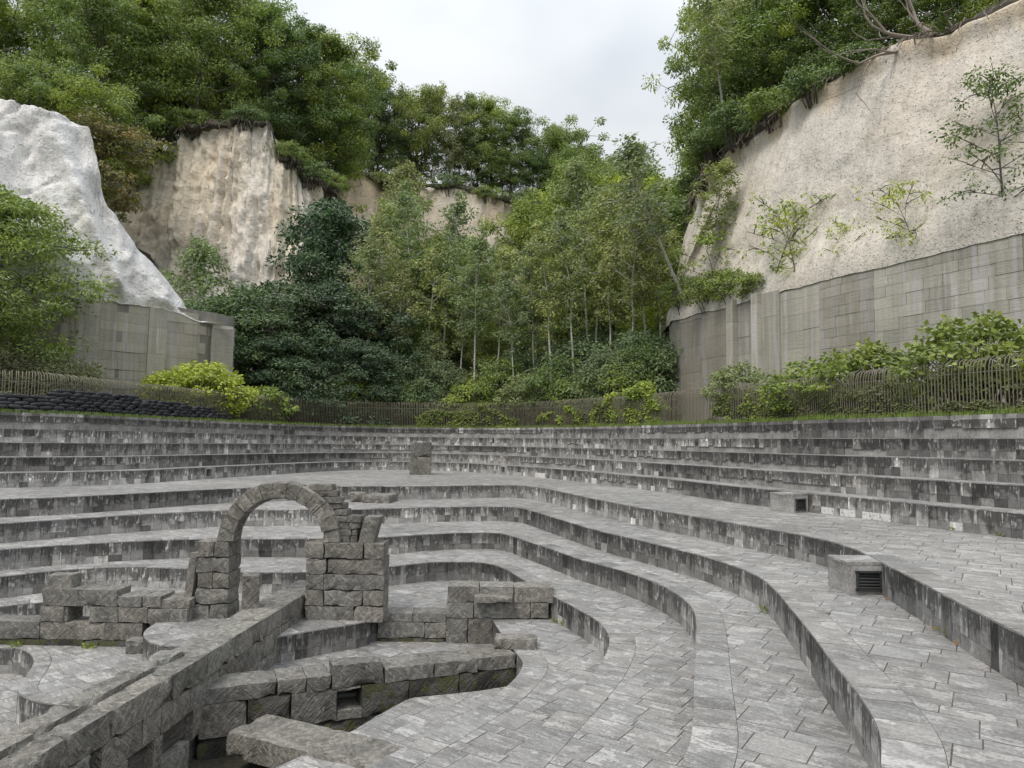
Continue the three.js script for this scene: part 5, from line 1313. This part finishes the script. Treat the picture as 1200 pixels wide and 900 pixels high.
// mound-shaped shrubs: stems from one root, leaves in clumps at their ends
function shrub(name, x, y, z, w, h, o, label, group) {
  const t = thing(name, label, o.category ?? 'shrub', group), rnd = rng(o.seed), wood = [], tips = [];
  for (let k = 0; k < o.stems; k++) {
    const a = rnd() * 6.283, r = Math.sqrt(rnd()) * w / 2, e = V3(Math.cos(a) * r, h * (0.35 + 0.6 * Math.sqrt(Math.max(0, 1 - Math.pow(2 * r / w, 2))) * (0.7 + rnd() * 0.4)), Math.sin(a) * r * (o.deep ?? 0.7));
    wood.push(limb([V3(Math.cos(a) * r * 0.3, -0.2, Math.sin(a) * r * 0.3), V3(e.x * 0.6, e.y * 0.65, e.z * 0.6), e], 0.02 + w * 0.004, 0.006, 4));
    tips.push([e, rnd()]); if (rnd() < 0.8) tips.push([V3(e.x * 0.75, e.y * 0.6, e.z * 0.75), rnd()]);
  }
  part('stems', mergeGeometries(wood), M.bark, t).userData.kind = 'stuff';
  part('leaves', leafCloud(o.leaves, o.seed + 1, (r) => {
    const [e, k] = tips[Math.floor(r() * tips.length)], a = r() * 6.283, zz = r() * 2 - 1, xy = Math.sqrt(1 - zz * zz), rad = Math.pow(r(), 0.45) * (o.clump ?? 0.35), ox = Math.cos(a) * xy, oz = Math.sin(a) * xy;
    return { x: e.x + ox * rad, y: e.y + zz * rad * (o.flat ?? 0.45), z: e.z + oz * rad, ox, oy: zz, oz, k: clamp(k * 0.6 + r() * 0.4) };
  }, o), M.leaf, t);
  t.position.set(x, y, z); t.rotation.y = rnd() * 0.6; return t;
}
const KW = 'knotweed behind the fence';
shrub('knotweed', 14.3, 2.2, -17.2, 4.6, 2.9, { seed: 401, stems: 80, leaves: 4200, size: 0.19, width: 0.7, clump: 0.33, ...pal('ivy') }, 'large-leaved knotweed tall behind the bars at the pale end of the sawn wall', KW);
shrub('knotweed', 13.1, 2.2, -20.4, 4.6, 3.2, { seed: 402, stems: 80, leaves: 4400, size: 0.18, width: 0.7, clump: 0.33, ...pal('ivy') }, 'tallest knotweed below the stained blocks of the sawn wall', KW);
shrub('knotweed', 11.9, 2.2, -23.4, 4.4, 2.7, { seed: 403, stems: 75, leaves: 4400, size: 0.16, width: 0.7, clump: 0.3, ...pal('ivy') }, 'knotweed with a few yellow leaves before the deep vertical cuts', KW);
shrub('knotweed', 10.9, 2.2, -25.6, 4.2, 2.6, { seed: 404, stems: 70, leaves: 4200, size: 0.15, width: 0.7, clump: 0.3, ...pal('mid') }, 'low knotweed between the ivy and the deep vertical cuts', KW);
shrub('flowering_shrub', 9.6, 2.2, -29.0, 4.4, 2.7, { seed: 405, stems: 70, leaves: 5000, size: 0.13, width: 0.6, clump: 0.3, ...pal('pale') }, 'pale flowering shrub behind the fence near the wall corner');
shrub('lime_shrub', -15.7, 2.2, -36.3, 5.2, 3.1, { seed: 411, stems: 110, leaves: 9000, size: 0.19, width: 0.65, clump: 0.45, ...pal('lime') }, 'lime-green shrub spilling over the fence at the corner post');
shrub('leafy_shrub', -13.9, 2.2, -39.6, 3.6, 2.2, { seed: 412, stems: 60, leaves: 5000, size: 0.19, width: 0.65, clump: 0.4, ...pal('mid') }, 'mid-green shrub between the lime-green shrub and the dark trees');
shrub('feathery_bush', -18.9, 2.2, -30.6, 3.2, 2.6, { seed: 413, stems: 110, leaves: 12000, size: 0.15, width: 0.25, clump: 0.42, flat: 1.1, ...pal('dull') }, 'feathery dull green bush behind the sandbags');
shrub('feathery_bush', -21.4, 2.2, -30.2, 4.6, 3.4, { seed: 414, stems: 110, leaves: 12000, size: 0.15, width: 0.25, clump: 0.42, flat: 1.1, ...pal('dull') }, 'wide feathery bush under the large-leaved tree');
// the large-leaved tree in front of the white rock
{
  const v = growTree(91, { h: 10.6, w: 7.4, base: 0.3, r: 0.16, limbs: 34, twigs: 6, clump: 0.12, leaves: 26000, size: 0.2, width: 0.4, flat: 0.35, droop: 0.4, ...pal('mid') });
  const t = thing('large_leaved_tree', 'leafy tree with layered fronds in front of the white rock', 'tree'); part('trunk', v.wood, M.bark, t); part('crown', v.crown, M.leaf, t); t.position.set(-21.9, 2.2, -30.6);
}
// saplings and bushes on the ledge of the big sawn wall
{
  const f = framer(straightLine(FOOT_R), false), at = (bearing, back) => { let b = 1e9, r; for (let s = 0; s < f.len; s += 0.1) { const q = f(s); if (q.z < -38.7) continue; const d = Math.abs(q.x / -q.z - bearing); if (d < b) { b = d; r = q; } } return [r.x + r.nx * back, r.z + r.nz * back]; };
  const L = 'saplings on the ledge of the sawn wall';
  for (const [k, b, h, back, tilt, label] of [[4, 0.285, 3.6, 0.1, 0.2, 'thin sapling on the ledge at the wall corner'], [4, 0.36, 4.0, 0.1, 0.25, 'spreading sapling on the ledge above the deep vertical cuts'], [4, 0.395, 3.4, 0.1, -0.1, 'second sapling on the ledge above the deep vertical cuts'], [4, 0.455, 2.2, 0.1, 0.1, 'low bushy sapling on the ledge at the first stained blocks'], [4, 0.56, 2.6, 0.1, 0.1, 'sparse sapling on the ledge above the stained blocks']]) { const [x, z] = at(b, back); plantTree(k, x, CUT - 0.15, z, h, { label, group: L, tilt }); }
  { const [x, z] = at(0.685, 0.1); plantTree(9, x, CUT - 0.2, z, 5.8, { label: 'small tree clinging to the ledge against the huge cliff', group: L, tilt: 0.05 }); }
  const LB = 'bushes on the ledge of the sawn wall';
  [[0.233, 2.6, 3.2, 'mid'], [0.268, 2.2, 3.2, 'ivy'], [0.30, 1.9, 3.2, 'mid'], [0.335, 1.4, 2.6, 'ivy']].forEach(([b, h, w, c], k) => { const [x, z] = at(b, 0.55); shrub('ledge_bush', x, CUT - 0.2, z, w, h, { seed: 421 + k, stems: 50, leaves: 4200, size: 0.14, clump: 0.35, ...pal(c) }, ['bush hanging over the corner of the sawn wall', 'bright bush on the ledge next to the wall corner', 'bush trailing down the dark end of the sawn wall', 'low bush on the ledge before the first deep cut'][k], LB); });
}
// leaning birches
plantTree(8, 9.6, CUT - 0.3, -38.0, 10.5, { label: 'white birch leaning out from the corner of the sawn wall', tilt: 0.5, turn: 0.4, w: 1.5 });
plantTree(8, 9.9, CUT - 0.3, -37.2, 8.5, { label: 'second white birch rising from the corner of the sawn wall', tilt: 0.16, turn: 2.4, w: 1.4 });
plantTree(8, 11.9, 17.0, -39.6, 10.5, { label: 'white birch leaning over the edge of the huge cliff', tilt: 0.42, turn: 1.2, w: 1.2 });
// dead uprooted tree and its root plate at the edge
{
  const t = thing('uprooted_tree', 'bare uprooted tree with tangled roots hanging over the cliff edge', 'dead tree'), rnd = rng(515), B = V3(16.6, 17.6, -27.6), wood = [];
  const go = (p, d, l, r, depth) => { const pts = [p.clone()]; let q = p.clone(), v = d.clone(); for (let k = 0; k < 4; k++) { v.add(V3((rnd() - 0.5) * 0.45, (rnd() - 0.4) * 0.35, (rnd() - 0.5) * 0.45)).normalize(); q = q.clone().addScaledVector(v, l / 4); pts.push(q); } wood.push(limb(pts, r, r * 0.4, 5)); if (depth) for (let k = 0; k < 3; k++) go(pts[2 + (k % 3)], v.clone().add(V3((rnd() - 0.5) * 1.2, (rnd() - 0.3) * 0.9, (rnd() - 0.5) * 1.2)).normalize(), l * 0.62, r * 0.45, depth - 1); };
  go(B, V3(-0.75, 0.5, -0.3), 2.6, 0.13, 2); go(B, V3(-0.9, -0.1, -0.2), 3.4, 0.1, 2); go(B, V3(-0.3, 0.9, -0.2), 2.6, 0.12, 2);
  part('branches', mergeGeometries(wood), M.root, t);
  const roots = []; for (let k = 0; k < 70; k++) { const p = B.clone().add(V3((rnd() - 0.5) * 2.6, (rnd() - 0.5) * 0.8, (rnd() - 0.5) * 3.4)), pts = [p]; let q = p; for (let j = 0; j < 5; j++) { q = q.clone().add(V3((rnd() - 0.62) * 0.5, (rnd() - 0.62) * 0.35, (rnd() - 0.5) * 0.6)); pts.push(q); } roots.push(limb(pts, 0.02 + rnd() * 0.035, 0.008, 4)); }
  part('roots', mergeGeometries(roots), M.root, t).userData.kind = 'stuff';
}
// undergrowth that hides the feet of the valley trees
{
  const U = 'undergrowth bushes behind the fence', cols = ['mid', 'deep', 'grey', 'young', 'mid', 'pale', 'deep', 'mid', 'grey', 'mid', 'deep', 'young'];
  [[-8.3, -46.6, 3.8, 4.2], [-6.2, -46.0, 3.2, 3.8], [-4.3, -46.2, 4.4, 4.0], [-2.3, -45.6, 3.4, 4.0], [-0.4, -44.9, 4.6, 4.2], [1.2, -43.0, 3.6, 3.8], [2.6, -41.6, 4.4, 4.0], [3.9, -40.6, 3.4, 3.6], [5.2, -39.6, 4.6, 4.0], [6.1, -38.2, 3.8, 3.6], [7.2, -38.6, 5.0, 3.8], [-10.2, -44.6, 3.4, 3.8]].forEach(([x, z, h, w], k) => shrub('undergrowth_bush', x, landY(x, z) - 0.1, z, w, h, { seed: 950 + k * 3, stems: 60, leaves: 6500, size: 0.17, clump: 0.5, flat: 0.6, ...pal(cols[k]) }, ({ mid: 'mid-green', deep: 'deep green', grey: 'grey-green', young: 'light green', pale: 'pale green' })[cols[k]] + ' bush at the feet of the slim birches behind the fence', U));
}
// a few dry leaves on the paving
{
  const rnd = rng(99); let k = 0;
  for (const [x, y, z] of [[5.0, -R, -9.75], [5.12, -R, -9.55], [4.72, -R, -8.2], [4.6, -R, -7.6], [-2.9, -5 * R, -12.9], [-1.9, -5 * R, -13.6], [3.5, -2 * R, -10.9]]) {
    const m = solo('fallen_leaf', leafCloud(1, 700 + k++, () => ({ x: 0, y: 0, z: 0, ox: rnd() - 0.5, oy: 2, oz: rnd() - 0.5 }), { size: 0.055, width: 0.7, c0: [0.36, 0.2, 0.09], c1: [0.45, 0.28, 0.14] }), M.leaf, y === -R ? 'dry orange leaf on the step below the platform' : y < -2 ? 'dry orange leaf on the paved floor by the broken wall' : 'dry orange leaf on the third step', 'leaf', 'fallen leaves'); m.position.set(x, y + 0.02, z); m.rotation.x = -0.9;
  }
}

// bushes rooted in the soil lip along the cliff edges
{
  const edge = (foot, top, back, list, label, group, col) => { const f = framer(foot === FOOT_R ? straightLine(foot) : openCurve(foot, 0.25), false); list.forEach(([u, h, w], k) => { const q = f(u * f.len), x = q.x + q.nx * back, z = q.z + q.nz * back; shrub('edge_bush', x, top(q) - 0.25, z, w, h, { seed: 800 + k * 7 + Math.round(foot[0][0]), stems: 40, leaves: 3800, size: 0.17, clump: 0.42, ...pal(col[k % col.length]) }, label, group); }); };
  edge(FOOT_R, (q) => 17.5, 2.5, [[0.30, 2.2, 3.6], [0.385, 2.0, 3.4], [0.425, 2.0, 3.4], [0.46, 2.3, 3.8], [0.50, 1.9, 3.2], [0.54, 1.8, 3.0], [0.58, 1.3, 2.2], [0.80, 1.8, 3.4]], 'bush overhanging the edge of the huge pale cliff', 'bushes on the huge cliff edge', ['deep', 'mid', 'deep']);
  edge(FOOT_M, (q) => 27.6 - 3.0 * smooth(-20.4, -18.6, q.x) - 1.2 * smooth(-17, -15.4, q.x), 3.2, [[0.30, 2.4, 4.2], [0.36, 2.2, 3.8], [0.42, 2.4, 4.4], [0.52, 2.0, 3.8], [0.60, 2.2, 4.0], [0.66, 2.4, 4.0], [0.72, 2.4, 4.4]], 'bush overhanging the edge of the tan cliff', 'bushes on the tan cliff edge', ['mid', 'deep']);
  edge(FOOT_C, (q) => 31 - 1.5 * smooth(-10, 0, q.x) - 5.5 * smooth(2, 16, q.x), 3.2, [[0.10, 2.4, 5], [0.17, 2.0, 4.6], [0.24, 2.6, 5], [0.31, 2.0, 4.6], [0.38, 2.4, 5], [0.45, 2.6, 5]], 'bush on the edge of the ochre cliff', 'bushes on the ochre cliff edge', ['deep', 'mid']);
}

// weeds rooted at the feet of the steps
{
  const spots = [[8.55, 0, -14.15, 'lowest seating step'], [8.9, 0, -13.3, 'lowest seating step'], [7.1, 0, -17.9, 'lowest seating step'], [4.78, -R, -8.0, 'platform edge'], [1.05, -4 * R, -13.75, 'second step by the broken wall'], [0.95, -4 * R, -14.0, 'second step by the broken wall'], [-8.95, -5 * R, -13.55, 'rubble wall'], [-7.6, -5 * R, -13.52, 'rubble wall'], [3.86, -2 * R, -11.0, 'third step']];
  spots.forEach(([x, y, z, at], k) => { const m = solo('weed_tuft', leafCloud(46, 900 + k, (r) => ({ x: (r() - 0.5) * 0.18, y: r() * 0.05, z: (r() - 0.5) * 0.18, ox: r() - 0.5, oy: 2.2, oz: r() - 0.5 }), { size: 0.075, width: 0.45, ...pal('ivy') }), M.leaf, 'small green weed tuft at the foot of the ' + at, 'weed', 'weeds at the feet of the steps'); m.position.set(x, y, z); });
}

renderer.render(scene, camera);
